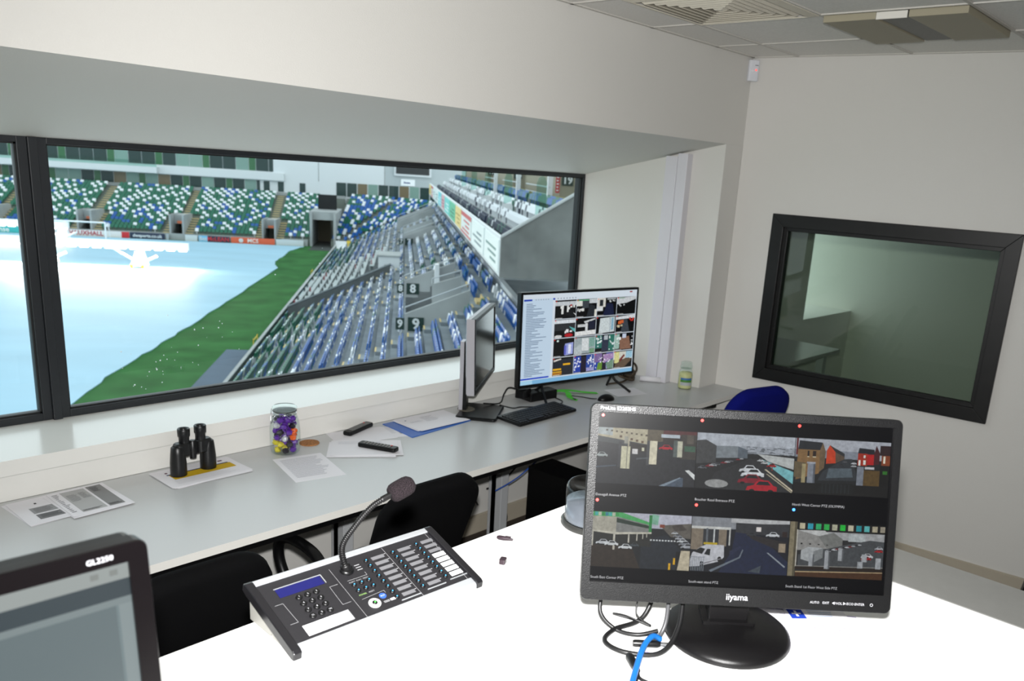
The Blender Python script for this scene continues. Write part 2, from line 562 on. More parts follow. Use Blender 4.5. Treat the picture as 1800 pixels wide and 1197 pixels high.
# boxed cable trunking standing on the splayed reveal
def rev(y): return XR + (XW-XR)*(y/YW)
tk = thing('cable_trunking', 'white two compartment cable trunking up the window reveal', 'trunking', X=I4)
tm = mat('trunking_pvc', (216, 214, 220), 0.35)
def trunk(name, ya, yb, d, m):
    mb = MB()
    mb.prism([(rev(ya)-0.0005, ya), (rev(ya)-d, ya-0.004), (rev(yb)-d, yb-0.004), (rev(yb)-0.0005, yb)], DZ+0.001, 2.244-0.2331*yb-0.004)
    return obj(name, mb, m, tk, bevel=0.002)
trunk('compartment', 0.20, 0.262, 0.062, tm)
trunk('compartment', 0.265, 0.34, 0.062, tm)

# alarm sensor in the corner
ps = thing('motion_sensor', 'small white alarm sensor in the ceiling corner', 'sensor', X=T(-0.024, -0.022, 2.60) @ RZ(math.radians(-45)))
obj('body', MB().rbox(0.062, 0.036, 0.115, 0.012, 5), mat('sensor_white', (222, 224, 230), 0.3), ps, bevel=0.004)
obj('lens', MB().sphere(0.007, X=T(-0.008, -0.019, 0.055), n=10, m=6), mat('sensor_lens', (250, 250, 255), 0.1), ps)
obj('indicator', MB().sphere(0.0045, X=T(0.012, -0.018, 0.060), n=8, m=6), mat('red_led', (255, 60, 50), 0.3, emit=(255, 60, 50), estr=2.0), ps)
obj('slot', MB().box(0.004, -0.0195, 0.083, 0.022, -0.0175, 0.087), mat('sensor_slot', (120, 120, 125), 0.5), ps)

# ================================================================ WINDOW DESK
lam = mat('desk_laminate')
steel = mat('grey_steel')
blk = mat('black_plastic', (9, 9, 10), 0.36, spec=0.3)
blks = mat('black_satin', (12, 12, 13), 0.35, spec=0.4, noise=0.2, nscale=300)
desk = thing('window_desk', 'long pale grey worktop running under the stadium window', 'desk', X=I4)
obj('worktop', MB().prism([(XL+0.05, -0.212), (xwall(-0.212)-0.002, -0.212), (-0.003, -0.001), (XR-0.002, -0.001), (rev(0.561)-0.002, 0.561), (XL+0.05, 0.561)], DZ-0.028, DZ), [lam], desk)
obj('edge_band', MB().box(XL+0.05, -0.2135, DZ-0.028, 0.02, -0.212, DZ-0.0005), mat('edge_band', (228, 226, 220), 0.4), desk)
obj('front_rail', MB().box(XL+0.3, -0.17, DZ-0.07, -0.25, -0.13, DZ-0.028), blk, desk)
for x in (-5.6, -4.1, -2.52, -1.515, -0.35):
    obj('leg', MB().box(x, 0.36, 0.03, x+0.055, 0.44, DZ-0.028).box(x, 0.40, 0.03, x+0.02, 0.46, DZ-0.05), steel, desk, bevel=0.003)
    obj('foot', MB().box(x-0.01, 0.16, 0.0, x+0.065, 0.46, 0.032), steel, desk, bevel=0.004)
    obj('bracket', MB().box(x, -0.16, DZ-0.065, x+0.055, 0.44, DZ-0.028), blk, desk)
# ================================================================ THINGS ON THE WINDOW DESK
paper_m = mat('paper', (226, 224, 228), 0.7, spec=0.2)
print_m = attr_mat('print_ink', 0.0, 0.7, 0.2)
def lines(x0, y0, x1, y1, n, col=(120, 120, 124), th=0.35, rag=0.3):
    out = []
    st = (y1-y0)/n
    for i in range(n):
        out.append((col, (x0, y0+i*st, x1-(x1-x0)*rag*R.random(), y0+(i+th)*st)))
    return out
def stack(label, cx, cy, z0, w, h, yaw, n=1, th=0.0012, shapes=None, cat='papers', name='paper_stack', jit=0.01):
    t = thing(name, label, cat, X=T(cx, cy, z0) @ RZ(yaw))
    for i in range(n):
        dx, dy, da = (R.uniform(-jit, jit), R.uniform(-jit, jit), R.uniform(-0.06, 0.06)) if i < n-1 else (0, 0, 0)
        obj('sheet', MB().rbox(w, h, th, 0.001, 1), paper_m, t, X=T(dx, dy, i*(th+0.0002)) @ RZ(da))
    if shapes: pic('print', shapes, w, h, print_m, t, T(0, 0, n*(th+0.0002)+0.00012))
    return t

G1, G2 = (150, 150, 152), (118, 118, 120)
stack('printed schedule sheets with two grey boxes at the bottom of the left pile', -3.645, 0.415, DZ, 0.24, 0.235, 0.03, 3, 0.001,
      [(G1, (0.18, 0.38, 0.62, 0.62)), (G2, (0.18, 0.66, 0.62, 0.86))] + lines(0.22, 0.42, 0.45, 0.6, 5, (90, 90, 92)) + lines(0.22, 0.7, 0.5, 0.82, 3, (60, 60, 64)) + [((60, 60, 60), (0.3, 0.2, 0.33, 0.25)), ((60, 60, 60), (0.48, 0.18, 0.51, 0.23))])
stack('printed running order with large grey table lying on the schedule sheets', -3.545, 0.405, DZ+0.0037, 0.19, 0.25, 0.02, 3, 0.001,
      [((176, 176, 176), (0.2, 0.06, 0.62, 0.93)), ((136, 136, 136), (0.66, 0.04, 0.93, 0.93))] + lines(0.24, 0.22, 0.42, 0.5, 9, (110, 110, 112)) + lines(0.45, 0.2, 0.6, 0.45, 8, (110, 110, 112))
      + lines(0.05, 0.1, 0.16, 0.9, 14, (100, 100, 104), 0.3, 0.6) + lines(0.7, 0.1, 0.85, 0.3, 6, (80, 80, 84)) + lines(0.22, 0.86, 0.6, 0.92, 2, (50, 50, 54)) + lines(0.68, 0.84, 0.9, 0.91, 2, (40, 40, 44)))
stack('printed sheets with a yellow band lying under the binoculars', -3.13, 0.43, DZ, 0.31, 0.20, 0.02, 4, 0.0012,
      [((22, 50, 90), (0.13, 0.30, 0.93, 0.345)), ((196, 160, 26), (0.15, 0.345, 0.95, 0.62))] + lines(0.12, 0.66, 0.9, 0.9, 6, (190, 190, 196), 0.2) + [((90, 40, 60), (0.14, 0.18, 0.17, 0.24)), ((90, 40, 60), (0.84, 0.14, 0.9, 0.2))], jit=0.014)

# binoculars standing on their objectives
bn = thing('binoculars', 'black binoculars standing upright on the yellow banded sheets', 'binoculars', X=T(-3.145, 0.450, DZ+0.0062) @ RZ(0.10))
rub = mat('binocular_rubber', (13, 13, 14), 0.38, spec=0.5)
for s in (-1, 1):
    obj('objective_barrel', MB().lathe([(0.030, 0), (0.0305, 0.004), (0.030, 0.05), (0.027, 0.085), (0.024, 0.112), (0.020, 0.116)], 24, X=T(s*0.062, 0, 0)), rub, bn)
    obj('prism_housing', MB().rbox(0.062, 0.045, 0.055, 0.018, 5, X=T(s*0.044, 0, 0.072)), rub, bn)
    obj('eyepiece', MB().lathe([(0.019, 0.122), (0.019, 0.150), (0.0225, 0.154), (0.023, 0.180), (0.021, 0.183), (0.014, 0.180), (0.012, 0.172)], 24, X=T(s*0.034, 0, 0)), rub, bn)
obj('hinge', MB().lathe([(0.012, 0.055), (0.013, 0.06), (0.013, 0.125), (0.010, 0.128)], 16).box(-0.035, -0.008, 0.07, 0.035, 0.008, 0.12), rub, bn)

# clip-top jar of sweets
jar_glass = pane_mat('jar_glass', (0.93, 0.97, 0.96), 0.07)
JX, JY = -2.745, 0.455
jr = thing('sweet_jar', 'clip top glass jar full of wrapped sweets', 'jar', X=T(JX, JY, DZ) @ Matrix.Diagonal((1.13, 1.13, 1.04, 1)))
obj('glass_body', MB().lathe([(0.005, 0.0005), (0.046, 0.0005), (0.052, 0.006), (0.055, 0.03), (0.055, 0.10), (0.052, 0.13), (0.045, 0.155), (0.040, 0.165), (0.040, 0.178)], 32), jar_glass, jr)
obj('glass_lid', MB().lathe([(0.042, 0.180), (0.045, 0.184), (0.045, 0.192), (0.040, 0.197), (0.020, 0.199), (0.002, 0.200)], 32), pane_mat('lid_glass', (0.93, 0.97, 0.955), 0.09), jr)
obj('rubber_seal', MB().lathe([(0.041, 0.1765), (0.044, 0.178), (0.041, 0.1805)], 28), mat('seal', (60, 62, 60), 0.5), jr)
wire = mat('bright_wire', (190, 192, 196), 0.2, metal=1.0)
obj('wire_clip', MB().tube([(0.042*math.cos(a), 0.042*math.sin(a), 0.168) for a in [k*math.pi/14 for k in range(28)]], 0.0013, 6, closed=True)
    .tube(spline([(-0.043, -0.012, 0.168), (-0.053, -0.010, 0.155), (-0.056, 0, 0.135), (-0.052, 0.008, 0.160), (-0.047, 0.012, 0.190)]), 0.0013, 6), wire, jr)
sw = [('purple', (92, 40, 150)), ('black', (26, 18, 32)), ('orange', (240, 100, 26)), ('yellow', (214, 196, 50)), ('silver', (196, 192, 200))]
swm = {nm: mat('foil_'+nm, col, 0.25, spec=0.7) for nm, col in sw}
for lay in range(6):
    ring_ = [(0.0, 0.0)] + [(0.037*math.cos(a+lay*0.5), 0.037*math.sin(a+lay*0.5)) for a in [2*math.pi*i/6 for i in range(6)]]
    for i, (dx, dy) in enumerate(ring_):
        ang = math.degrees(math.atan2(dy, dx))
        nm = 'purple'
        if lay == 0: nm = ('yellow', 'purple', 'yellow', 'silver', 'yellow', 'black', 'purple')[i]
        elif i and -75 < ang < 5 and lay in (2, 3): nm = 'orange'
        elif i and (lay*3+i*5) % 4 == 0: nm = 'black'
        elif i and (lay+i) % 6 == 0: nm = 'silver'
        elif i and lay == 1 and abs(ang) > 120: nm = 'yellow'
        mb = MB().sphere(0.0180, n=6, m=4, sz=0.78)
        mb.v = [(x*R.uniform(0.72, 1.02), y*R.uniform(0.72, 1.02), z*R.uniform(0.75, 1.0)) for x, y, z in mb.v]
        mb.s = [False]*len(mb.s)
        for e_ in (-1, 1):
            mb.add([(0.011*e_, 0, 0.004), (0.019*e_, 0.009, 0.011), (0.020*e_, 0, 0.008), (0.019*e_, -0.009, 0.011)], [(0, 1, 2), (0, 2, 3), (2, 1, 0), (3, 2, 0)])
        sc_ = 0.85 if lay == 5 else 1.0
        so = obj('wrapped_sweet', mb, swm[nm], X=T(JX+dx*sc_, JY+dy*sc_, DZ+0.0165+lay*0.0265) @ RZ(R.uniform(0, 6)) @ RX(R.uniform(-0.25, 0.25)))
        tag(so, nm+' foil wrapped sweet inside the clip top jar', 'sweet', nm+' sweets in the jar')

# cork coaster
cs = obj('coaster', MB().lathe([(0.042, 0), (0.043, 0.001), (0.043, 0.004), (0.042, 0.005)], 32), mat('cork', (160, 108, 62), 0.85, noise=0.45, nscale=160), X=T(-2.607, 0.49, DZ))
tag(cs, 'round brown cork coaster beside the sweet jar', 'coaster')

txt = lambda: lines(0.10, 0.10, 0.9, 0.88, 16, (168, 168, 176), 0.3)
stack('single typed letter lying in front of the sweet jar', -2.77, 0.235, DZ, 0.205, 0.29, -0.22, 1, 0.0006, txt())
stack('blank sheet against the window board, under the farther remote control', -2.36, 0.44, DZ, 0.27, 0.18, -0.25, 2, 0.0008, None)
stack('loose curled sheets under the nearer remote control', -2.46, 0.285, DZ+0.0022, 0.29, 0.20, -0.62, 3, 0.0012, lines(0.1, 0.1, 0.8, 0.3, 3, (190, 190, 198), 0.25), jit=0.02)
stack('printed form lying beside the blue folder', -2.20, 0.40, DZ, 0.17, 0.16, -0.35, 1, 0.0006, [((165, 165, 172), (0.55, 0.5, 0.8, 0.75))] + lines(0.1, 0.1, 0.5, 0.7, 6, (180, 180, 186), 0.25))

def remote(label, x, y, z, yaw, L, Wd, grey):
    t = thing('remote_control', label, 'remote', X=T(x, y, z) @ RZ(yaw))
    obj('case', MB().rbox(L, Wd, 0.020, 0.012, 5), blk, t, bevel=0.002)
    if grey: obj('button_panel', MB().rbox(L*0.78, Wd*0.72, 0.0012, 0.006, 4, X=T(0.008, 0, 0.0198)), mat('remote_panel', (86, 92, 92), 0.4), t)
    bm_ = mat('remote_button', (120, 118, 116), 0.5)
    for i in range(9):
        for j in (-1, 0, 1):
            c = bm_
            if (i, j) == (8, 1): c = mat('red_button', (200, 40, 44), 0.4)
            obj('button', MB().rbox(L*0.045, Wd*0.16, 0.002, 0.0015, 2, X=T(-L*0.34+i*L*0.083, j*Wd*0.25, 0.0205)), c, t)
    return t
remote('black remote control with grey button panel leaning on the window board sheet', -2.335, 0.53-0.02, DZ+0.0022, 0.36, 0.19, 0.046, True)
remote('black remote control lying on the loose curled sheets', -2.425, 0.235, DZ+0.0066, -1.15, 0.185, 0.045, False)

# blue folder with papers
fo = thing('blue_folder', 'blue plastic folder lying open under white papers', 'folder', X=T(-1.985, 0.41, DZ) @ RZ(0.0))
bluep = mat('blue_folder_plastic', (24, 92, 178), 0.3, spec=0.5)
obj('cover', MB().prism([(-0.20, 0.115), (0.16, 0.115), (0.185, -0.09), (-0.215, -0.13)], 0.0, 0.004), bluep, fo)
stack('white papers with a small table printed, lying on the blue folder', -1.965, 0.425, DZ+0.0042, 0.31, 0.20, -0.03, 4, 0.0015,
      lines(0.4, 0.2, 0.65, 0.6, 6, (176, 176, 182), 0.3) + lines(0.12, 0.4, 0.35, 0.5, 2, (176, 176, 182), 0.3) + [((90, 100, 130), (0.10, 0.22, 0.13, 0.26))], jit=0.012)

# monitor turned away, on a tall silver stand
def screen_panel(parent, w, h, d, bez, m_front, m_back, zc, tilt, bez_bot=None, r=0.008):
    """casing with a raised bezel round a recessed screen; returns the panel frame matrix (x right, y up, z towards viewer)"""
    P = T(0, 0, zc) @ RX(-tilt) @ RX(math.radians(90))
    obj('back_cover', MB().rbox(w-0.004, h-0.004, d*0.6, r, 5, X=P @ T(0, 0, -d)).rbox(w*0.55, h*0.6, d*0.7, r, 4, X=P @ T(0, -h*0.05, -d*1.6)), m_back, parent)
    bb = bez if bez_bot is None else bez_bot
    o = rrect(w, h, r, 5)
    i_ = [(x*(w-2*bez)/w, 0) for x, y in o]
    hi = h-bez-bb
    inner = [(min(max(x, -w/2+bez), w/2-bez), min(max(y, -h/2+bb), h/2-bez)) for x, y in o]
    n = len(o)
    mb = MB()
    zf, zi, zk = 0.0, -0.004, -d*0.5
    vs = [(x, y, zk) for x, y in o] + [(x, y, zf-0.0025) for x, y in o] + [(x*(1-0.004), y*(1-0.006), zf) for x, y in o] + [(x, y, zf) for x, y in inner] + [(x, y, zi) for x, y in inner]
    fs = []
    for a in range(4): fs += [(a*n+i, a*n+(i+1) % n, (a+1)*n+(i+1) % n, (a+1)*n+i) for i in range(n)]
    mb.add(vs, fs, 0, False, P)
    obj('bezel', mb, m_front, parent)
    return P, w-2*bez, hi, (bb-bez)/2

silver = mat('silver_plastic', (176, 174, 180), 0.35, metal=0.3)
off_glass = mat('screen_off', (12, 14, 13), 0.12, spec=0.6)
sm = thing('side_monitor', 'silver edged monitor turned away to the right on a tall stand', 'monitor', X=T(-1.666, 0.371, DZ) @ RZ(0.633))
P, sw_, sh_, so_ = screen_panel(sm, 0.56, 0.37, 0.045, 0.017, blk, silver, 1.151-DZ, 0.03, 0.022)
obj('side_trim', MB().box(-0.281, -0.185, -0.040, -0.2795, 0.185, -0.004, X=P), silver, sm)
obj('screen', MB().box(-sw_/2, -sh_/2+so_, -0.006, sw_/2, sh_/2+so_, -0.004, X=P), off_glass, sm)
sa = MB()
sa.prism([(-0.03, 0.0), (0.03, 0.0), (0.022, 0.20), (0.034, 0.36), (-0.034, 0.36), (-0.022, 0.20)], 0, 0.02, X=T(0, 0.125, 0.018) @ RX(math.radians(90)))
obj('stand_column', sa, silver, sm)
obj('column_core', MB().box(-0.026, 0.085, 0.02, 0.026, 0.105, 0.375), blk, sm)
obj('mount_arm', MB().box(-0.03, 0.03, 0.28, 0.03, 0.09, 0.36), blk, sm)
obj('base_plate', MB().rbox(0.27, 0.21, 0.018, 0.02, 5, X=T(0.0, 0.015, 0)), blk, sm)
obj('turntable', MB().lathe([(0.045, 0.018), (0.045, 0.021)], 24, X=T(-0.0, 0.09, 0)), mat('turntable', (96, 90, 78), 0.4), sm)

# large wall-of-cameras display on two splayed feet
scr_m = attr_mat('screen_glow', 0.95, 0.2, 0.4)
scr_g = attr_mat('camera_glow', 0.95, 0.2, 0.4, 90.0)
lm = thing('large_display', 'large thin bezel display showing a list and sixteen camera pictures', 'monitor', X=T(-0.951, 0.342, DZ) @ RZ(-0.157))
P, sw_, sh_, so_ = screen_panel(lm, 0.87, 0.522, 0.04, 0.013, blk, blk, 1.141-DZ, 0.027, 0.016, r=0.006)
sh = [((206, 216, 226), (0, 0, 1, 1)), ((188, 208, 226), (0, 0.05, 0.245, 0.95)), ((28, 60, 170), (0.01, 0.052, 0.075, 0.072)), ((20, 60, 190), (0.0, 0.928, 0.235, 0.945)),
      ((122, 176, 214), (0, 0.955, 1, 1)), ((160, 205, 230), (0.0, 0.955, 0.1, 1)), ((24, 60, 170), (0.245, 0.05, 0.262, 0.07)), ((150, 30, 34), (0.93, 0.015, 0.955, 0.03))]
sh += lines(0.03, 0.10, 0.2, 0.92, 44, (110, 130, 156), 0.45, 0.75)
sh += [((150, 160, 172), (0.10+0.02*i, 0.055, 0.11+0.02*i, 0.066)) for i in range(6)] + [((150, 160, 172), (0.28+0.025*i, 0.05, 0.29+0.025*i, 0.066)) for i in range(7)]
pic('desktop', sh, sw_, sh_, scr_m, lm, P @ T(0, so_, -0.0038))
gx0, gy0, gx1, gy1 = 0.262, 0.075, 0.995, 0.945
cw, ch = (gx1-gx0)/4, (gy1-gy0)/4
def feed_small(k):
    o = [((8, 9, 12), (0, 0, 1, 1))]
    r = random.Random(100+k)
    def blob(c, x0, y0, x1, y1, n, s):
        for _ in range(n):
            x, y = r.uniform(x0, x1), r.uniform(y0, y1)
            o.append((c, (x, y, min(1, x+s*r.uniform(0.5, 1.5)), min(0.96, y+s*r.uniform(0.6, 1.8)))))
    if k == 0: o += [((190, 196, 200), (0, 0.08, 1, 0.3))]; blob((230, 232, 228), 0.2, 0.25, 0.9, 0.4, 6, 0.08); blob((20, 22, 26), 0, 0.5, 0.9, 0.6, 3, 0.3); o += [((215, 218, 216), (0.3, 0.35, 0.4, 0.75)), ((215, 218, 216), (0.56, 0.3, 0.64, 0.65)), ((160, 30, 34), (0.7, 0.25, 0.8, 0.34)), ((230, 230, 230), [(0.86, 0.7), (1, 0.78), (1, 0.86)])]
    elif k == 1: o += [((90, 160, 120), (0, 0.03, 0.6, 0.1)), ((214, 216, 210), (0, 0.1, 0.28, 0.38)), ((60, 66, 72), (0.28, 0.1, 0.6, 0.5)), ((196, 202, 206), (0.62, 0.02, 1, 0.25)), ((38, 42, 48), [(0.65, 0.3), (0.9, 0.4), (1, 1), (0.5, 1)]), ((216, 216, 206), (0.9, 0.6, 1, 1))]; blob((220, 222, 220), 0.02, 0.5, 0.4, 0.55, 4, 0.09)
    elif k == 2: o += [((206, 206, 200), (0, 0, 0.42, 0.5)), ((40, 44, 50), (0.12, 0.1, 0.3, 0.45)), ((26, 32, 60), [(0.5, 0.3), (0.8, 0.35), (0.9, 1), (0.3, 1)]), ((210, 214, 216), (0.0, 0.5, 0.3, 0.72)), ((150, 156, 160), (0.5, 0.02, 0.95, 0.12))]; blob((200, 204, 206), 0.6, 0.1, 0.9, 0.2, 5, 0.06)
    elif k == 3: o += [((196, 200, 204), [(0, 0.05), (1, 0.0), (1, 0.15), (0.5, 0.35), (0, 0.4)]), ((150, 170, 160), (0.1, 0.02, 0.4, 0.1))]; blob((190, 194, 196), 0.05, 0.35, 0.35, 0.5, 7, 0.05)
    elif k == 4: o += [((210, 216, 222), (0, 0.03, 1, 0.22)), ((44, 46, 50), (0, 0.25, 1, 0.6)), ((90, 170, 170), [(0.7, 0.4), (1, 0.55), (1, 0.75), (0.9, 0.65)]), ((205, 205, 205), circ(0.2, 0.92, 0.18, 0.08)), ((170, 26, 36), circ(0.7, 0.88, 0.2, 0.1))]; blob((220, 222, 224), 0.45, 0.5, 0.75, 0.65, 6, 0.1)
    elif k == 5: o += [((216, 218, 218), [(0, 0.75), (1, 0.7), (1, 0.95), (0, 0.98)]), ((200, 204, 206), [(0.4, 0.2), (0.95, 0.05), (0.98, 0.12), (0.45, 0.3)]), ((190, 194, 196), (0.1, 0.35, 0.5, 0.5)), ((206, 210, 212), (0.48, 0.3, 0.6, 0.75)), ((30, 34, 52), (0.65, 0.2, 0.95, 0.65))]
    elif k == 6: o += [((196, 206, 208), [(0.2, 0.1), (0.95, 0.05), (0.95, 0.9), (0.15, 0.95)]), ((150, 165, 175), (0.7, 0.1, 0.74, 0.9)), ((130, 170, 190), (0.78, 0.1, 0.9, 0.8))]
    elif k == 7: o += [((206, 210, 214), [(0, 0.1), (1, 0.0), (1, 0.2), (0, 0.25)]), ((60, 66, 74), [(0.35, 0.3), (0.6, 0.25), (0.75, 1), (0.3, 1)])]; blob((196, 96, 50), 0.05, 0.25, 0.35, 0.4, 3, 0.12); blob((190, 50, 40), 0.6, 0.15, 0.9, 0.3, 3, 0.12); blob((190, 180, 150), 0.02, 0.5, 0.3, 0.7, 3, 0.09)
    elif k == 8: o += [((150, 160, 214), [(0.55, 0.3), (0.95, 0.25), (0.95, 0.9), (0.55, 0.95)]), ((90, 96, 190), (0.52, 0.4, 0.62, 0.9)), ((220, 224, 240), (0.72, 0.35, 0.85, 0.85)), ((200, 220, 214), circ(0.2, 0.12, 0.05, 0.06))]
    elif k == 9: o += [((150, 162, 166), (0, 0.05, 1, 0.95)), ((206, 212, 214), (0.35, 0.1, 0.7, 0.8)), ((110, 150, 120), (0.75, 0.7, 1, 0.95)), ((120, 160, 150), (0.72, 0.1, 1, 0.6)), ((176, 186, 190), [(0, 0.6), (0.3, 0.4), (0.4, 0.95), (0, 0.95)])]
    elif k == 10: o += [((46, 110, 100), (0, 0.02, 0.35, 0.75)), ((44, 50, 70), (0.35, 0.1, 0.7, 0.95)), ((46, 110, 96), (0.7, 0.02, 1, 0.95)), ((170, 180, 186), (0.45, 0.05, 0.65, 0.3))]; blob((225, 235, 235), 0, 0.05, 0.28, 0.7, 14, 0.06); blob((225, 235, 235), 0.7, 0.05, 0.95, 0.85, 14, 0.06)
    elif k == 11: o += [((130, 96, 78), [(0.25, 0.25), (0.75, 0.2), (0.9, 0.95), (0.3, 0.95)]), ((150, 180, 170), (0, 0.05, 0.25, 0.9)), ((190, 200, 220), (0.4, 0.05, 0.6, 0.3))]; blob((220, 226, 226), 0, 0.1, 0.25, 0.7, 8, 0.08); blob((225, 228, 230), 0.85, 0.2, 0.92, 0.7, 6, 0.06)
    elif k == 12: o += [((36, 40, 48), (0, 0.1, 1, 1)), ((210, 206, 200), [(0.05, 0.12), (0.4, 0.05), (0.4, 0.12), (0.05, 0.22)]), ((226, 170, 30), (0.5, 0.35, 0.85, 0.45)), ((226, 170, 30), (0.02, 0.6, 0.42, 0.7)), ((196, 150, 40), (0.0, 0.75, 0.45, 0.95)), ((140, 60, 30), (0.0, 0.85, 0.45, 0.9))]
    elif k in (13, 14): o += [((34, 62, 160), (0, 0.05, 0.35, 0.95)), ((30, 26, 44), (0.36, 0.1, 0.62, 0.95)), ((40, 70, 150), (0.62, 0.02, 1, 0.8)), ((150, 150, 196), (0.64, 0.75, 1, 0.95))]; blob((226, 230, 240), 0, 0.1, 0.3, 0.85, 16, 0.06); blob((226, 230, 240), 0.64, 0.05, 0.95, 0.7, 16, 0.06)
    if k == 14: o += [((120, 100, 150), (0, 0.02, 0.4, 0.5)), ((100, 140, 50), [(0.2, 0.55), (0.42, 0.5), (0.42, 0.95), (0.15, 0.95)]), ((160, 130, 176), [(0.45, 0.1), (1, 0.05), (1, 0.35), (0.5, 0.6)]), ((110, 140, 120), [(0.6, 0.6), (1, 0.4), (1, 0.95), (0.7, 0.95)])]; blob((220, 220, 230), 0.05, 0.05, 0.9, 0.5, 16, 0.05)
    if k == 15: o += [((200, 200, 190), (0, 0.05, 1, 0.5)), ((206, 204, 140), (0.05, 0.05, 0.3, 0.7)), ((96, 80, 66), [(0.1, 0.75), (0.8, 0.35), (0.95, 0.6), (0.6, 0.98), (0.05, 0.98)]), ((150, 190, 210), (0.65, 0.05, 1, 0.45)), ((110, 40, 40), [(0.3, 0.5), (0.55, 0.2), (0.6, 0.3), (0.35, 0.65)])]
    o.append(((230, 40, 36), (0.03, 0.03, 0.07, 0.09)))
    o.append(((210, 210, 210), (0.03, 0.955, 0.35, 0.98)))
    return o
for k in range(16):
    i, j = k % 4, k//4
    cx, cy = gx0+(i+0.5)*cw-0.5, 0.5-(gy0+(j+0.5)*ch)
    pic('camera_picture', feed_small(k), cw*sw_-0.003, ch*sh_-0.004, scr_g, lm, P @ T(cx*sw_, cy*sh_+so_, -0.0028))
for s in (-1, 1):
    fb = MB()
    fb.tube([(s*0.26, 0.012, 0.100), (s*0.275, -0.02, 0.06), (s*0.315, -0.115, 0.006)], 0.0075, 8)
    fb.tube([(s*0.265, 0.012, 0.075), (s*0.30, 0.075, 0.007)], 0.0075, 8)
    obj('foot', fb, blk, lm)

# keyboard
kb = thing('keyboard', 'low black keyboard in front of the large display', 'keyboard', X=T(-1.452, 0.185, DZ) @ RZ(0.035))
obj('case', MB().rbox(0.455, 0.165, 0.016, 0.012, 4, X=RX(0.04) @ T(0, 0, 0.003)), blk, kb, bevel=0.001)
key0 = None
km = mat('key_cap', (12, 12, 13), 0.5)
for r_ in range(6):
    y = -0.062+r_*0.0225
    xs = [-0.205+0.019*i for i in range(22)] if r_ != 0 else [-0.205, -0.186, -0.165, -0.005, 0.03, 0.049, 0.068, 0.105, 0.124, 0.143, 0.165, 0.184]
    for x in xs:
        if key0 is None:
            key0 = obj('key', MB().rbox(0.016, 0.018, 0.005, 0.002, 1), km, kb)
        c = key0 if (r_ == 0 and x == xs[0]) else key0.copy()
        if c is not key0: COL.objects.link(c); c.parent = kb
        c.matrix_local = RX(0.04) @ T(x, y, 0.0185)
obj('space_bar', MB().rbox(0.115, 0.018, 0.005, 0.002, 1), km, kb, X=RX(0.04) @ T(-0.085, -0.062, 0.0185))

# mouse
ms = obj('computer_mouse', MB().sphere(0.055, X=T(0, 0, 0.0) @ Matrix.Diagonal((1, 0.58, 0.62, 1)), n=20, m=12), blk, X=T(-0.905, 0.165, DZ+0.0005) @ RZ(-0.3))
me = ms.data
for v in me.vertices: v.co.z = max(v.co.z, 0.0)
tag(ms, 'black computer mouse on the desk right of the keyboard', 'mouse')

# black adapter and cable bundle below the display
ad = thing('power_adapter', 'black adapter box with plugged leads under the large display', 'adapter', X=T(-1.20, 0.41, DZ) @ RZ(-0.1))
obj('box', MB().rbox(0.20, 0.085, 0.05, 0.01, 4), blk, ad, bevel=0.003)
obj('second_box', MB().rbox(0.09, 0.06, 0.045, 0.01, 4, X=T(-0.12, 0.0, 0.025) @ RZ(0.4)), blks, ad)
def cable(name, label, pts, r, m, cat='cable', group=None, k=8):
    return tag(obj(name, MB().tube(spline(pts, k), r, 8), m), label, cat, group)
blkc = mat('black_cable', (14, 14, 15), 0.45)
cable('black_lead', 'thin black lead from the silver monitor base to the adapter', [(-1.60, 0.44, DZ+0.03), (-1.50, 0.42, DZ+0.02), (-1.44, 0.45, DZ+0.055), (-1.40, 0.45, DZ+0.085), (-1.33, 0.42, DZ+0.06), (-1.30, 0.41, DZ+0.05)], 0.004, blkc)
cable('keyboard_lead', 'black lead curving from the adapter to the keyboard', [(-1.53, 0.39, DZ+0.022), (-1.47, 0.35, DZ+0.004), (-1.42, 0.34, DZ+0.004), (-1.36, 0.30, DZ+0.004), (-1.34, 0.285, DZ+0.004)], 0.0035, blkc)
cable('mouse_lead', 'black lead looping round the display foot to the mouse', [(-1.12, 0.36, DZ+0.003), (-1.14, 0.29, DZ+0.003), (-1.19, 0.26, DZ+0.003), (-1.22, 0.285, DZ+0.003)], 0.0035, blkc)
cable('desk_lead', 'thin black lead trailing right of the green lanyard to the mouse', [(-1.02, 0.36, DZ+0.003), (-0.98, 0.29, DZ+0.003), (-0.96, 0.23, DZ+0.003), (-0.945, 0.20, DZ+0.006)], 0.003, blkc)

# green lanyard
ln = thing('lanyard', 'bright green fabric lanyard lying behind the large display foot', 'lanyard', X=I4)
grn = mat('green_ribbon', (72, 196, 40), 0.6)
def ribbon(pts, w):
    P_ = spline(pts, 6); vs, fs = [], []
    for i, p in enumerate(P_):
        d = (P_[min(i+1, len(P_)-1)]-P_[max(i-1, 0)]).normalized()
        nrm = Vector((-d.y, d.x, 0))*w/2
        vs += [p+nrm, p-nrm, p+nrm+Vector((0, 0, 0.0012)), p-nrm+Vector((0, 0, 0.0012))]
    for i in range(len(P_)-1):
        a, b = i*4, i*4+4
        fs += [(a+2, b+2, b+3, a+3), (a, a+1, b+1, b), (a, b, b+2, a+2), (a+1, a+3, b+3, b+1)]
    return MB().add(vs, fs)
obj('strap', ribbon([(-1.10, 0.45, DZ+0.001), (-1.0, 0.41, DZ+0.018), (-0.90, 0.335, DZ+0.008), (-0.83, 0.29, DZ+0.001)], 0.034), grn, ln)
obj('strap_end', ribbon([(-1.03, 0.425, DZ+0.014), (-1.02, 0.36, DZ+0.020), (-1.065, 0.30, DZ+0.012), (-1.05, 0.255, DZ+0.001)], 0.032), grn, ln)
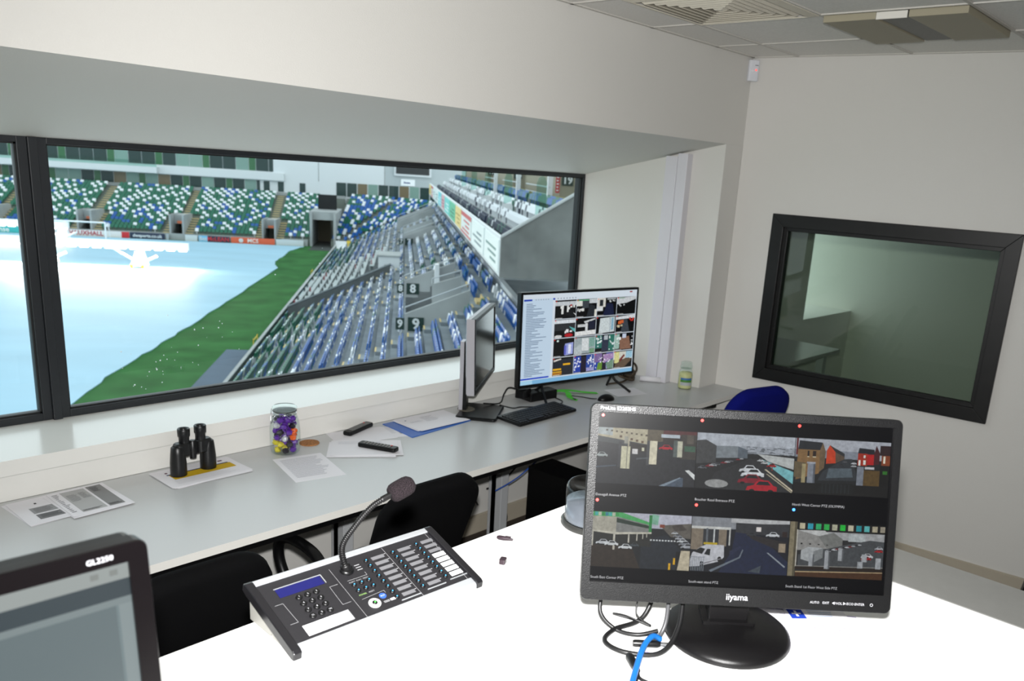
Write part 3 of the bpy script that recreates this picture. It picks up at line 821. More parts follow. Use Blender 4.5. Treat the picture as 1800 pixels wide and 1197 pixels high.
obj('clip', MB().rbox(0.016, 0.028, 0.006, 0.004, 3, X=T(-1.06, 0.275, DZ+0.003)), blk, ln)

# brown cord coil, rolled paper, loose sheet, candle
cc = thing('cord_coil', 'tangled dark brown cord bundle behind the display corner', 'cord', X=T(-0.415, 0.375, DZ))
bc = mat('brown_cord', (66, 54, 38), 0.6, noise=0.5, nscale=80)
for q in range(9):
    rr = R.uniform(0.03, 0.055)
    tx = R.uniform(-0.07, 0.05)
    zt_ = 0.012 + 0.012*q
    an = R.uniform(-0.5, 0.5)
    obj('loop', MB().tube([(tx+rr*math.cos(a), 0.03*math.sin(a), 0.009+0.006*q+(1+math.sin(a+an))*0.5*(0.01+0.007*q)) for a in [2*math.pi*i/20 for i in range(20)]], 0.007, 7, closed=True), bc, cc)
obj('tail', MB().tube(spline([(-0.02, 0, 0.008), (-0.10, -0.02, 0.008), (-0.16, -0.01, 0.008), (-0.22, 0.0, 0.008)]), 0.006, 7), bc, cc)
rp = obj('paper_roll', MB().lathe([(0.012, -0.065), (0.017, -0.064), (0.017, 0.064), (0.012, 0.065)], 20, X=T(0, 0, 0.0172) @ RY(math.pi/2)), paper_m, X=T(-0.325, 0.275, DZ) @ RZ(-0.95))
tag(rp, 'small white roll of paper at the foot of the trunking', 'paper roll')
stack('clear plastic wallet with papers beside the display foot', -0.66, 0.21, DZ, 0.21, 0.15, -0.35, 1, 0.0008, None)
cd = thing('candle_jar', 'pale yellow scented candle in a lidded glass jar', 'candle', X=T(-0.27, 0.055, DZ))
obj('wax', MB().lathe([(0.004, 0.004), (0.039, 0.004), (0.041, 0.01), (0.041, 0.085), (0.038, 0.10), (0.002, 0.102)], 28), mat('candle_wax', (212, 208, 150), 0.5), cd)
obj('glass', MB().lathe([(0.004, 0.0005), (0.040, 0.0005), (0.0435, 0.006), (0.0435, 0.095), (0.040, 0.11), (0.034, 0.118), (0.034, 0.126)], 28), jar_glass, cd)
obj('lid', MB().lathe([(0.035, 0.127), (0.038, 0.130), (0.038, 0.142), (0.030, 0.146), (0.034, 0.150), (0.034, 0.163), (0.026, 0.168), (0.003, 0.169)], 28), pane_mat('lid_glass'), cd)
lab = MB()
na = 12
a0, a1 = math.radians(-138-48), math.radians(-138+48)
for (z0, z1, mi) in ((0.025, 0.045, 0), (0.045, 0.060, 1), (0.060, 0.072, 2)):
    vs = []
    for i in range(na+1):
        a = a0+(a1-a0)*i/na
        vs += [(0.0442*math.cos(a), 0.0442*math.sin(a), z0), (0.0442*math.cos(a), 0.0442*math.sin(a), z1)]
    lab.add(vs, [(2*i, 2*i+2, 2*i+3, 2*i+1) for i in range(na)], mi)
obj('label', lab, [mat('label_grey', (176, 180, 184), 0.5), mat('label_green', (70, 130, 50), 0.5), mat('label_blue', (60, 110, 170), 0.5)], cd)

# ================================================================ UNDER THE DESK
tw = thing('computer_tower', 'black computer tower standing under the window desk', 'computer', X=T(-1.475, -0.11, 0))
obj('case', MB().rbox(0.185, 0.47, 0.55, 0.006, 3, X=T(0, 0, 0.012)), blk, tw)
obj('front_panel', MB().box(-0.085, -0.243, 0.03, 0.085, -0.233, 0.54), blks, tw)
for sx in (-1, 1):
    for sy in (-1, 1): obj('foot', MB().box(sx*0.07-0.015, sy*0.19-0.02, 0, sx*0.07+0.015, sy*0.19+0.02, 0.013), blk, tw)
bluec = mat('blue_cable', (24, 74, 160), 0.4)
cable('network_lead', 'blue network lead hanging behind the computer tower', [(-1.375, 0.02, 0.76), (-1.38, 0.03, 0.66), (-1.42, 0.16, 0.57), (-1.50, 0.26, 0.44), (-1.58, 0.34, 0.36)], 0.004, bluec)
for i, pts in enumerate((
        [(-1.80, 0.40, 0.765), (-1.79, 0.42, 0.6), (-1.74, 0.44, 0.45), (-1.66, 0.44, 0.33), (-1.60, 0.45, 0.25)],
        [(-1.68, 0.38, 0.765), (-1.70, 0.40, 0.62), (-1.66, 0.44, 0.52), (-1.60, 0.46, 0.48)],
        [(-1.65, 0.34, 0.765), (-1.62, 0.38, 0.64), (-1.59, 0.42, 0.56)],
        [(-1.50, 0.48, 0.62), (-1.42, 0.48, 0.58), (-1.30, 0.48, 0.60)],
        [(-1.49, 0.5, 0.5), (-1.44, 0.5, 0.44), (-1.42, 0.5, 0.33), (-1.46, 0.5, 0.26)],
        [(-1.49, 0.5, 0.30), (-1.40, 0.48, 0.32), (-1.30, 0.46, 0.40)],
        [(-1.15, 0.30, 0.765), (-1.14, 0.28, 0.66), (-1.20, 0.20, 0.60)],
        [(-1.52, 0.50, 0.02), (-1.44, 0.46, 0.03), (-1.40, 0.42, 0.12), (-1.42, 0.44, 0.22)])):
    cable('hanging_cable', 'black cable hanging loose below the window desk', pts, 0.0045, blkc, group='black cables under the desk')

# ---------------------------------------------------------------- office chairs
def chair(X, label, fabric, arms=True, recl=0.37, back_w=0.42, back_h=0.49, arm_r=0.02, group=None, lift=0.0):
    t = thing('office_chair', label, 'chair', X=X)
    obj('seat', MB().rbox(0.48, 0.46, 0.075, 0.13, 8, X=T(0, 0.0, 0.43)), fabric, t, bevel=0.02)
    bp = T(0, -0.20, 0.545+lift) @ RX(math.radians(90)+recl)
    ow, oh = back_w, back_h
    prof = []
    for x, y in rrect(ow, oh, ow*0.30, 9):
        prof.append((x*(1.0-0.10*max(0.0, -y/oh)), y))
    mb = MB()
    n = len(prof)
    vs = []
    for (sc, zz) in ((0.90, -0.012), (0.985, -0.004), (1.0, 0.012), (0.985, 0.040), (0.90, 0.052)):
        for x, y in prof:
            vs.append((x*sc, y*sc+oh/2, zz-0.10*(x*sc)**2))
    fs = [tuple(range(n-1, -1, -1)), tuple(range(4*n, 5*n))]
    for a in range(4): fs += [(a*n+i, a*n+(i+1) % n, (a+1)*n+(i+1) % n, (a+1)*n+i) for i in range(n)]
    mb.add(vs, fs, 0, True)
    obj('backrest', mb, fabric, t, X=bp)
    obj('back_bar', MB().tube(spline([(0, 0.05, 0.415), (0, -0.22, 0.42), (0, -0.275, 0.50), (0, -0.33, 0.62)]), 0.022, 8), blk, t)
    if arms:
        for s in (-1, 1):
            x = s*0.265
            obj('armrest', MB().tube(spline([(x*0.8, -0.12, 0.44), (x, -0.10, 0.50), (x*1.02, -0.13, 0.62), (x, -0.06, 0.685), (x, 0.08, 0.695), (x, 0.17, 0.66), (x, 0.18, 0.58), (x*0.95, 0.12, 0.47), (x*0.8, 0.10, 0.44)], 6), arm_r, 10), blk, t)
    obj('gas_column', MB().lathe([(0.025, 0.10), (0.025, 0.30), (0.016, 0.30), (0.016, 0.43)], 14), blk, t)
    for i in range(5):
        a = 2*math.pi*i/5+0.3
        leg = obj('base_leg', MB().tube([(0.03*math.cos(a), 0.03*math.sin(a), 0.115), (0.29*math.cos(a), 0.29*math.sin(a), 0.075)], 0.02, 8), blk, t)
        obj('caster', MB().lathe([(0.012, -0.018), (0.027, -0.016), (0.027, 0.016), (0.012, 0.018)], 12, X=T(0.29*math.cos(a), 0.29*math.sin(a), 0.0275) @ RZ(a+1.2) @ RX(math.pi/2)), blk, leg)
    return t
fab_b = mat('black_fabric', (7, 7, 8), 0.9, spec=0.1)
chair(T(-2.80, -0.215, 0), 'black office chair with arms in front of the sweet jar', fab_b)
chair(T(-3.655, -0.30, 0), 'black office chair with arms between the desk and the grey screen monitor', fab_b)
chair(T(-0.80, -0.44, 0) @ RZ(-0.25), 'royal blue office chair by the internal window', mat('blue_fabric', (10, 16, 96), 0.9, spec=0.1), arms=False, recl=0.30, lift=0.065)

bx = thing('floor_box', 'low black box on the floor against the side wall', 'box', X=WR @ T(2.10, -0.16, 0))
obj('case', MB().rbox(0.42, 0.28, 0.16, 0.02, 4), blk, bx, bevel=0.004)
obj('lid', MB().rbox(0.40, 0.26, 0.014, 0.02, 4, X=T(0, 0, 0.16)), blks, bx)
# ================================================================ NEAR TABLE
TZ = 1.29
tab_m = mat('white_tabletop', (240, 240, 238), 0.30, spec=0.5)
tb = thing('control_table', 'high white control table carrying the console and the camera monitor', 'table', X=I4)
obj('tabletop', MB().box(-5.1, -2.52, TZ-0.03, -2.953, -1.470, TZ), tab_m, tb, bevel=0.002)
obj('side_flap', MB().box(-2.952, -2.52, TZ-0.03, -2.783, -1.470, TZ-0.0005), mat('grey_flap', (120, 120, 117), 0.45, noise=0.03, nscale=30), tb, bevel=0.003)
for x in (-5.05, -2.90):
    obj('end_panel', MB().box(x, -2.35, 0, x+0.03, -1.60, TZ-0.03), tab_m, tb)
obj('modesty_panel', MB().box(-5.02, -1.74, 0.45, -2.90, -1.72, TZ-0.03), tab_m, tb)

# ---------------------------------------------------------------- camera monitor (six pictures)
bez_m = mat('speckled_black_bezel', (12, 12, 13), 0.36, spec=0.28, noise=0.5, nscale=900, bump=0.15, bscale=700)
white_ink = mat('white_ink', (172, 172, 176), 0.5)
cap_ink = mat('caption_glow', (10, 10, 10), 0.5, emit=(214, 214, 218), estr=0.75)
cm = thing('camera_monitor', 'black monitor on a round base showing six street camera pictures', 'monitor', X=T(-3.378, -2.019, TZ) @ RZ(-0.819))
P, sw_, sh_, so_ = screen_panel(cm, 0.5095, 0.318, 0.045, 0.0135, bez_m, blk, 1.5166-TZ, 0.233, 0.030, r=0.010)
obj('screen', MB().box(-sw_/2, -sh_/2+so_, -0.0062, sw_/2, sh_/2+so_, -0.0042, X=P), mat('screen_black', (5, 5, 6), 0.30, spec=0.17), cm)
def car(x, y, w, col, glass=(40, 44, 50)):
    h = w*0.62
    return [(col, [(x, y), (x+0.05*w, y-0.35*h), (x+0.25*w, y-0.5*h), (x+0.38*w, y-0.95*h), (x+0.72*w, y-0.95*h), (x+0.88*w, y-0.5*h), (x+w, y-0.4*h), (x+w, y)]),
            (glass, [(x+0.32*w, y-0.52*h), (x+0.42*w, y-0.85*h), (x+0.70*w, y-0.85*h), (x+0.80*w, y-0.52*h)]),
            ((24, 24, 26), circ(x+0.2*w, y, 0.09*w, 0.14*h, 8)), ((24, 24, 26), circ(x+0.8*w, y, 0.09*w, 0.14*h, 8))]
f1 = [((62, 64, 70), (0, 0, 1, 1)), ((198, 192, 170), [(0, 0), (0.53, 0), (0.51, 0.27), (0, 0.15)]), ((188, 196, 196), [(0, 0), (0.15, 0), (0.15, 0.14), (0, 0.12)]),
      ((122, 114, 98), [(0.5, 0), (0.70, 0), (0.66, 0.2), (0.5, 0.25)]), ((112, 64, 66), [(0.66, 0), (1, 0), (1, 0.1), (0.66, 0.08)]), ((196, 206, 214), (0.64, 0.07, 0.83, 0.13)), ((70, 62, 60), (0.66, 0.13, 0.83, 0.24)),
      ((86, 82, 78), (0.84, 0.06, 1, 0.5)), ((110, 104, 96), (0.9, 0.06, 0.97, 0.22)), ((92, 98, 100), [(0, 0.15), (0.5, 0.27), (0.3, 0.3), (0, 0.25)]), ((66, 58, 54), [(0.33, 0.24), (0.5, 0.29), (0.5, 0.4), (0.34, 0.44)])]
f1 += [((110, 100, 84), (0.08+0.05*i, 0.03+0.008*i, 0.10+0.05*i, 0.06+0.008*i)) for i in range(9)] + [((120, 96, 74), (0.22+0.055*i, 0.13+0.02*i, 0.245+0.055*i, 0.17+0.02*i)) for i in range(5)]
f1 += [((80, 82, 88), (0.215, 0.24, 0.25, 0.70)), ((214, 212, 188), (0.245, 0.32, 0.335, 0.72)), ((170, 170, 160), (0.27, 0.14, 0.32, 0.27)), ((196, 190, 170), (0.308, 0, 0.322, 0.33)), ((150, 150, 140), (0.30, 0.32, 0.308, 0.72)),
       ((92, 94, 98), (0.50, 0.2, 0.535, 0.64)), ((224, 220, 200), (0.53, 0.2, 0.605, 0.62)), ((228, 228, 228), (0.355, 0.36, 0.41, 0.45)), ((220, 220, 200), (0.45, 0.33, 0.475, 0.39)),
       ((112, 122, 120), (0.77, 0.17, 0.81, 0.47)), ((206, 206, 190), (0.81, 0.18, 0.86, 0.47)), ((84, 118, 100), (0.88, 0.26, 0.99, 0.36)), ((104, 112, 118), [(0.4, 0.52), (0.52, 0.5), (0.52, 0.52), (0.4, 0.55)])]
f1 += car(0.62, 0.34, 0.14, (196, 34, 62)) + car(-0.02, 0.52, 0.13, (182, 190, 190))
f1 = [(c, p) for c, p in f1]
f1 += [((226, 230, 230), [(0.9, 0.70), (0.94, 0.69), (1, 0.77), (1, 0.86)]), ((96, 110, 126), [(0.64, 1), (0.85, 0.83), (0.885, 0.84), (0.885, 1)]), ((150, 164, 176), [(0.64, 1), (0.85, 0.83), (0.86, 0.84), (0.70, 1)]), ((92, 104, 116), [(0, 0.7), (0.2, 0.66), (0.2, 0.68), (0, 0.73)])]
f2 = [((46, 48, 52), (0, 0, 1, 1)), ((192, 198, 206), (0, 0, 1, 0.3)), ((176, 182, 190), (0.45, 0.2, 1, 0.33))]
rr_ = random.Random(5)
f2 += [((96, 102, 108), (x, y, x+rr_.uniform(0.01, 0.05), y+rr_.uniform(0.006, 0.014))) for x, y in [(rr_.uniform(0.5, 0.96), rr_.uniform(0.2, 0.34)) for _ in range(46)]]
f2 += [((86, 88, 90), [(0, 0.14), (0.09, 0.12), (0.2, 0.22), (0.2, 0.52), (0, 0.56)]), ((146, 154, 160), [(0.2, 0.22), (0.42, 0.21), (0.42, 0.42), (0.2, 0.44)]), ((112, 122, 132), [(0.42, 0.21), (0.52, 0.27), (0.52, 0.42), (0.42, 0.42)]),
       ((196, 200, 200), [(0.62, 0.33), (1, 0.38), (1, 0.58), (0.74, 0.46)]), ((140, 196, 202), [(0.66, 0.42), (1, 0.62), (1, 0.84), (0.78, 0.58)]), ((60, 62, 66), [(0.55, 0.42), (0.66, 0.42), (1, 0.9), (1, 1), (0.1, 1), (0.2, 0.7)]), ((150, 70, 60), (0.775, 0.5, 0.785, 0.62)),
       ((172, 174, 174), circ(0.22, 0.9, 0.12, 0.075))]
for i in range(12):
    t_ = i/11
    f2 += car(0.42*t_+0.02, 0.64-0.20*t_, 0.09-0.05*t_, [(120, 124, 130), (70, 72, 78), (150, 40, 60), (190, 194, 198)][i % 4])
f2 += [((214, 206, 186), [(0.70, 0.60), (0.72, 0.60), (1, 0.95), (1, 0.98)]), ((186, 180, 160), [(0.72, 0.68), (0.735, 0.68), (1, 0.99), (0.985, 1)])]
f2 += car(0.62, 0.46, 0.07, (210, 214, 216)) + car(0.66, 0.5, 0.08, (200, 204, 206)) + car(0.72, 0.55, 0.1, (176, 30, 44)) + car(0.44, 0.66, 0.2, (214, 218, 222)) + car(0.46, 0.74, 0.24, (222, 226, 230)) + car(0.43, 0.86, 0.27, (150, 30, 60)) + car(0.52, 0.99, 0.32, (190, 30, 58))
f3 = [((40, 44, 48), (0, 0, 1, 1)), ((184, 188, 196), (0, 0, 1, 0.34)), ((150, 156, 166), (0, 0.2, 0.7, 0.34)), ((120, 40, 50), (0.01, 0, 0.03, 0.3)),
      ((50, 54, 62), [(0.03, 0.2), (0.04, 0.04), (0.28, 0.06), (0.32, 0.22)]), ((150, 122, 84), [(0.03, 0.2), (0.26, 0.2), (0.26, 0.62), (0.02, 0.75)]), ((128, 110, 86), [(0.26, 0.2), (0.285, 0.06), (0.32, 0.22), (0.31, 0.52), (0.26, 0.6)]),
      ((44, 36, 34), (0.13, 0.22, 0.15, 0.32)), ((60, 40, 30), (0.185, 0.22, 0.22, 0.32)), ((220, 214, 190), (0.13, 0.32, 0.15, 0.335)), ((220, 214, 190), (0.185, 0.32, 0.22, 0.335)),
      ((206, 84, 42), [(0.33, 0.2), (0.36, 0.1), (0.42, 0.2), (0.43, 0.42), (0.33, 0.44)]), ((64, 66, 70), [(0.36, 0.1), (0.52, 0.24), (0.52, 0.3), (0.42, 0.22)]), ((112, 96, 82), [(0.42, 0.22), (0.52, 0.3), (0.52, 0.34), (0.43, 0.42)]),
      ((66, 72, 78), [(0.52, 0.34), (0.6, 0.33), (0.68, 0.72), (0.25, 0.75), (0.3, 0.58)]), ((104, 116, 124), [(0.36, 0.52), (0.6, 0.5), (0.62, 0.66), (0.34, 0.7)]),
      ((40, 44, 56), [(0.66, 0.22), (0.67, 0.12), (0.83, 0.14), (0.84, 0.24)]), ((176, 62, 34), (0.66, 0.22, 0.76, 0.44)), ((190, 30, 36), (0.76, 0.23, 0.83, 0.42)), ((90, 34, 44), [(0.83, 0.22), (0.85, 0.06), (0.89, 0.2), (0.89, 0.4), (0.83, 0.42)]), ((60, 34, 40), (0.89, 0.06, 1, 0.24)), ((150, 84, 46), (0.91, 0.24, 1, 0.42)),
      ((230, 230, 226), (0.67, 0.34, 0.69, 0.44)), ((230, 230, 226), (0.72, 0.34, 0.745, 0.42)), ((230, 230, 226), (0.72, 0.25, 0.74, 0.3)), ((230, 226, 210), (0.93, 0.25, 0.95, 0.38)),
      ((120, 108, 84), [(0.0, 0.42), (0.12, 0.44), (0.12, 0.74), (0.0, 0.7)]), ((174, 164, 130), (0.08, 0.46, 0.12, 0.8)), ((150, 156, 166), (0.14, 0.44, 0.2, 0.82)), ((110, 116, 126), (0.2, 0.44, 0.22, 0.8)), ((178, 182, 190), (0.13, 0.42, 0.22, 0.45)),
      ((140, 146, 156), (0.66, 0.46, 0.73, 0.84)), ((110, 90, 50), (0.73, 0.52, 0.9, 0.86)), ((206, 206, 210), (0.74, 0.46, 0.84, 0.5)), ((12, 12, 14), (0.9, 0.42, 1, 0.9)), ((60, 130, 50), (0.93, 0.52, 0.98, 0.58)), ((18, 19, 22), (0, 0.8, 1, 1)), ((24, 30, 34), [(0.3, 0.8), (0.62, 0.78), (0.64, 0.96), (0.22, 0.98)])]
f3 += [((44, 54, 58), (0.3+0.04*i, 0.8, 0.31+0.04*i, 0.97)) for i in range(8)] + car(0.59, 0.42, 0.06, (210, 214, 218)) + car(0.59, 0.47, 0.06, (190, 194, 198)) + car(0.46, 0.46, 0.06, (70, 72, 76)) + car(0.5, 0.40, 0.05, (110, 112, 116))
f4 = [((44, 48, 54), (0, 0, 1, 1)), ((198, 200, 212), (0, 0, 1, 0.26)), ((70, 60, 52), [(0, 0.6), (0.4, 0.58), (0.5, 1), (0, 1)]), ((52, 60, 70), [(0.5, 0.5), (0.75, 0.36), (0.95, 0.7), (0.85, 1), (0.5, 1)]),
      ((120, 116, 110), [(0.68, 0.2), (1, 0.14), (1, 0.42), (0.8, 0.4)]), ((150, 84, 64), (0.68, 0.18, 0.73, 0.24)), ((96, 90, 86), [(0.8, 0.2), (0.9, 0.16), (0.96, 0.26), (0.84, 0.3)]),
      ((60, 62, 60), (0, 0.3, 0.6, 0.6)), ((188, 186, 174), (0, 0.08, 0.24, 0.36)), ((150, 152, 150), [(0.24, 0.08), (0.6, 0.2), (0.6, 0.34), (0.24, 0.38)]), ((56, 76, 66), [(0.24, 0.1), (0.58, 0.22), (0.58, 0.27), (0.24, 0.18)]),
      ((96, 186, 120), [(0, 0), (0.3, 0), (0.6, 0.17), (0.6, 0.21), (0.25, 0.08), (0, 0.08)]), ((60, 150, 90), (0.57, 0.02, 0.6, 0.36)), ((150, 196, 176), [(0.6, 0), (0.67, 0.02), (0.66, 0.2), (0.6, 0.18)]), ((210, 208, 196), [(0, 0.33), (0.24, 0.36), (0.6, 0.33), (0.6, 0.36), (0.24, 0.40), (0, 0.36)])]
f4 += [([(90, 190, 190), (200, 205, 190), (70, 170, 100), (70, 150, 170)][i % 4], (0.02+0.035*i, 0.005, 0.05+0.035*i, 0.07)) for i in range(7)]
f4 += [((208, 206, 196), (x, 0.36, x+w_, y1)) for x, w_, y1 in ((0.0, 0.014, 0.62), (0.215, 0.02, 0.68), (0.365, 0.014, 0.54), (0.45, 0.01, 0.5), (0.51, 0.008, 0.46), (0.55, 0.007, 0.43))]
f4 += [((220, 224, 226), (0.59+0.03*i, 0.46, 0.608+0.03*i, 0.485)) for i in range(9)]
f4 += car(0.04, 0.58, 0.14, (214, 218, 222)) + car(0.13, 0.60, 0.14, (220, 224, 226)) + car(0.27, 0.65, 0.14, (222, 226, 228)) + car(0.38, 0.60, 0.1, (96, 104, 110))
for i in range(6): f4 += car(0.80+0.02*i, 0.34+0.05*i, 0.07+0.014*i, [(206, 210, 214), (150, 154, 160), (180, 184, 190)][i % 3])
f4 += [((26, 28, 32), (0.86, 0.66, 0.95, 0.9)), ((204, 196, 176), [(0.91, 0.64), (1, 0.64), (1, 1), (0.88, 1)]), ((226, 186, 40), (0.835, 0.78, 0.855, 0.9)), ((226, 186, 40), (0.79, 0.88, 0.81, 1))]
f5 = [((26, 32, 48), (0, 0, 1, 1)), ((156, 160, 166), (0.0, 0, 0.45, 0.2)), ((198, 200, 202), (0.40, 0, 1, 0.08)), ((70, 72, 78), [(0.45, 0.1), (1, 0.06), (1, 0.3), (0.45, 0.26)]), ((150, 140, 126), (0, 0.2, 0.12, 0.6)), ((150, 140, 126), (0.28, 0.2, 0.36, 0.52)), ((66, 70, 76), (0.12, 0.2, 0.28, 0.55)), ((214, 216, 214), (0.0, 0.17, 0.40, 0.215)),
      ((200, 202, 200), (0.385, 0.2, 0.40, 0.5)), ((120, 126, 132), (0.15, 0.2, 0.17, 0.5)), ((206, 210, 210), (0.225, 0.2, 0.24, 0.5)), ((36, 50, 84), [(0.45, 0.25), (0.7, 0.3), (1, 0.75), (1, 1), (0.3, 1), (0.42, 0.6)]), ((60, 56, 58), [(0.55, 0.26), (0.98, 0.4), (0.98, 0.6), (0.62, 0.36)]), ((170, 158, 140), (0.9, 0.42, 0.97, 0.58)), ((50, 60, 92), [(0.4, 0.6), (0.5, 0.5), (0.52, 0.52), (0.4, 0.7)]), ((130, 140, 150), [(0.2, 0.97), (0.5, 0.7), (0.51, 0.72), (0.22, 1)]), ((130, 140, 150), [(0.5, 0.7), (0.53, 0.56), (0.54, 0.57), (0.51, 0.72)]),
      ((160, 168, 176), [(0.78, 0.6), (0.8, 0.6), (0.98, 0.84), (0.97, 0.86)]), ((230, 226, 224), (0.66, 0.14, 0.71, 0.22)), ((60, 40, 40), (0.93, 0.2, 0.98, 0.3)), ((90, 100, 110), [(0.6, 0.96), (0.73, 0.84), (0.72, 0.98)])]
f5 += car(0.76, 0.3, 0.14, (206, 210, 214)) + car(0.56, 0.3, 0.1, (70, 74, 80))
f5 += [((206, 208, 214), [(0.0, 0.80), (0.02, 0.66), (0.1, 0.55), (0.16, 0.5), (0.34, 0.5), (0.345, 0.72), (0.3, 0.8), (0.1, 0.9), (0.0, 0.92)]), ((36, 40, 46), [(0.03, 0.64), (0.10, 0.56), (0.15, 0.58), (0.12, 0.68)]), ((40, 46, 52), [(0.14, 0.68), (0.17, 0.58), (0.205, 0.58), (0.2, 0.7)]), ((30, 30, 32), circ(0.30, 0.76, 0.022, 0.05)), ((30, 30, 32), circ(0.12, 0.86, 0.022, 0.05)), ((200, 180, 50), (0.13, 0.46, 0.27, 0.5)), ((150, 150, 156), [(0.1, 0.86), (0.32, 0.74), (0.32, 0.755), (0.1, 0.88)])]
f5 += [((150, 158, 166), (0.01+0.018*i, 0.74, 0.016+0.018*i, 0.99)) for i in range(8)] + [((150, 158, 166), (0.0, 0.73, 0.15, 0.74))]
f6 = [((54, 56, 58), (0, 0, 1, 1)), ((176, 178, 180), (0.06, 0.12, 1, 0.3)), ((12, 12, 13), (0, 0, 1, 0.16)), ((160, 160, 158), [(0.08, 0.15), (0.30, 0.14), (0.46, 0.3), (0.46, 0.46), (0.08, 0.52)]), ((200, 202, 202), [(0.08, 0.15), (0.37, 0.14), (0.46, 0.28), (0.3, 0.24)]), ((138, 140, 138), [(0.3, 0.25), (0.46, 0.17), (0.56, 0.28), (0.56, 0.42), (0.4, 0.46)]), ((190, 196, 198), (0.62, 0.18, 0.8, 0.32)),
      ((90, 94, 98), [(0.56, 0.4), (0.85, 0.28), (1, 0.3), (1, 0.78), (0.1, 0.8), (0.1, 0.6)]), ((150, 142, 120), (0.0, 0, 0.05, 1)), ((108, 102, 84), (0.05, 0, 0.075, 1)), ((206, 204, 196), (0.075, 0.14, 0.085, 0.82)),
      ((50, 34, 22), (0.08, 0.80, 1, 0.87)), ((190, 172, 140), [(0.08, 0.905), (1, 0.86), (1, 0.875), (0.08, 0.925)]), ((92, 60, 26), [(0.08, 0.925), (1, 0.875), (1, 1), (0.08, 1)]), ((150, 150, 146), [(0.08, 0.8), (1, 0.77), (1, 0.785), (0.08, 0.815)]),
      ((184, 188, 190), [(0.13, 0.52), (0.2, 0.45), (0.36, 0.46), (0.36, 0.62), (0.26, 0.74), (0.13, 0.68)]), ((146, 150, 152), [(0.26, 0.53), (0.36, 0.46), (0.36, 0.64), (0.26, 0.74)])]
f6 += [((30, 30, 30), (0.12+0.09*i, 0.38+0.005*i, 0.14+0.09*i, 0.41)) for i in range(4)]
f6 += [(c, (0.1+0.085*i, 0.02, 0.1+0.085*i+0.055, 0.125)) for i, c in enumerate([(206, 200, 176), (60, 176, 196), (60, 190, 130), (60, 190, 100), (190, 190, 170), (40, 200, 80), (200, 196, 176), (50, 160, 170), (110, 190, 190), (186, 180, 160), (170, 164, 150)])]
for i in range(11): f6 += car(0.38+0.034*i, 0.52-0.014*i, 0.06-0.002*i, [(180, 184, 188), (60, 62, 66), (214, 218, 222), (140, 40, 44)][i % 4])
f6 += car(0.76, 0.6, 0.13, (206, 206, 210)) + car(0.76, 0.64, 0.11, (170, 24, 40)) + car(0.9, 0.44, 0.09, (190, 194, 200)) + car(0.9, 0.49, 0.09, (176, 30, 44))
f6 += [((176, 180, 184), (x, y, x+0.055, y1)) for x, y, y1 in ((0.215, 0.58, 0.8), (0.38, 0.52, 0.84), (0.52, 0.46, 0.68), (0.73, 0.68, 0.8), (0.92, 0.6, 0.8), (0.77, 0.54, 0.68))] + [((110, 114, 118), (x+0.04, y, x+0.055, y1)) for x, y, y1 in ((0.215, 0.58, 0.8), (0.38, 0.52, 0.84), (0.52, 0.46, 0.68))]
cols = ((0.0, 0.3325), (0.3345, 0.666), (0.668, 0.993))
bands = ((0.09, 0.418), (0.587, 0.912))
scr2 = attr_mat('screen_glow_dim', 0.74, 0.30, 0.14, 120.0)
def clip01(shapes):
    out = []
    for c, p in shapes:
        if len(p) == 4 and not isinstance(p[0], (tuple, list)):
            p = [(p[0], p[1]), (p[2], p[1]), (p[2], p[3]), (p[0], p[3])]
        c = tuple(255*(v_/255)**1.3 for v_ in c)
        out.append((c, [(min(1, max(0, x)), min(1, max(0, y))) for x, y in p]))
    return out
for k, fd in enumerate((f1, f2, f3, f4, f5, f6)):
    (a, b), (c, d) = cols[k % 3], bands[k//3]
    pic('camera_picture', clip01(fd), (b-a)*sw_, (d-c)*sh_, scr2, cm, P @ T(((a+b)/2-0.5)*sw_, (0.5-(c+d)/2)*sh_+so_, -0.0041), layer=8e-6)
for k, (s_, u, v) in enumerate((('Donegall Avenue PTZ', 0.004, 0.486), ('Boucher Road Entrance PTZ', 0.338, 0.486), ('North West Corner PTZ (OLYMPIA)', 0.669, 0.486),
                                ('South East Corner PTZ', 0.003, 0.975), ('South-east stand PTZ', 0.334, 0.975), ('South Stand 1st Floor West Side PTZ', 0.665, 0.975))):
    obj('caption', MB().text(s_, 0.0056, X=P @ T((u-0.5)*sw_, (0.5-v)*sh_+so_, -0.0041)), cap_ink, cm)
redd = mat('red_dot', (235, 50, 44), 0.4, emit=(235, 50, 44), estr=1.0)
blud = mat('blue_dot', (50, 120, 230), 0.4, emit=(50, 120, 230), estr=1.0)
for u, v, m_ in ((0.014, 0.019, redd), (0.347, 0.019, redd), (0.677, 0.019, redd), (0.011, 0.519, redd), (0.345, 0.519, redd), (0.676, 0.517, blud)):
    obj('status_dot', MB().lathe([(0.0024, 0), (0.0024, 0.0002)], 14, X=P @ T((u-0.5)*sw_, (0.5-v)*sh_+so_, -0.0041)), m_, cm)
obj('model_lettering', MB().text('ProLite E2283HS', 0.0082, X=P @ T(-0.240, 0.1520, 0.0003), bold=0.0), white_ink, cm)
obj('maker_lettering', MB().text('iiyama', 0.0145, X=P @ T(0.0, -0.1435, 0.0003), align='CENTER', bold=0.008), white_ink, cm)
for i, s_ in enumerate(('AUTO', 'EXIT', '\u25c4/VOL', '\u25ba/ECO', 'ENTER')):
    obj('button_lettering', MB().text(s_, 0.0055, X=P @ T(0.128+i*0.0185, -0.1455, 0.0003), align='CENTER'), white_ink, cm)
obj('power_ring', MB().tube([(0.0022*math.cos(a), 0.0022*math.sin(a), 0) for a in [2*math.pi*i/16 for i in range(16)]], 0.0004, 5, X=P @ T(0.222, -0.1455, 0.0003), closed=True), white_ink, cm)
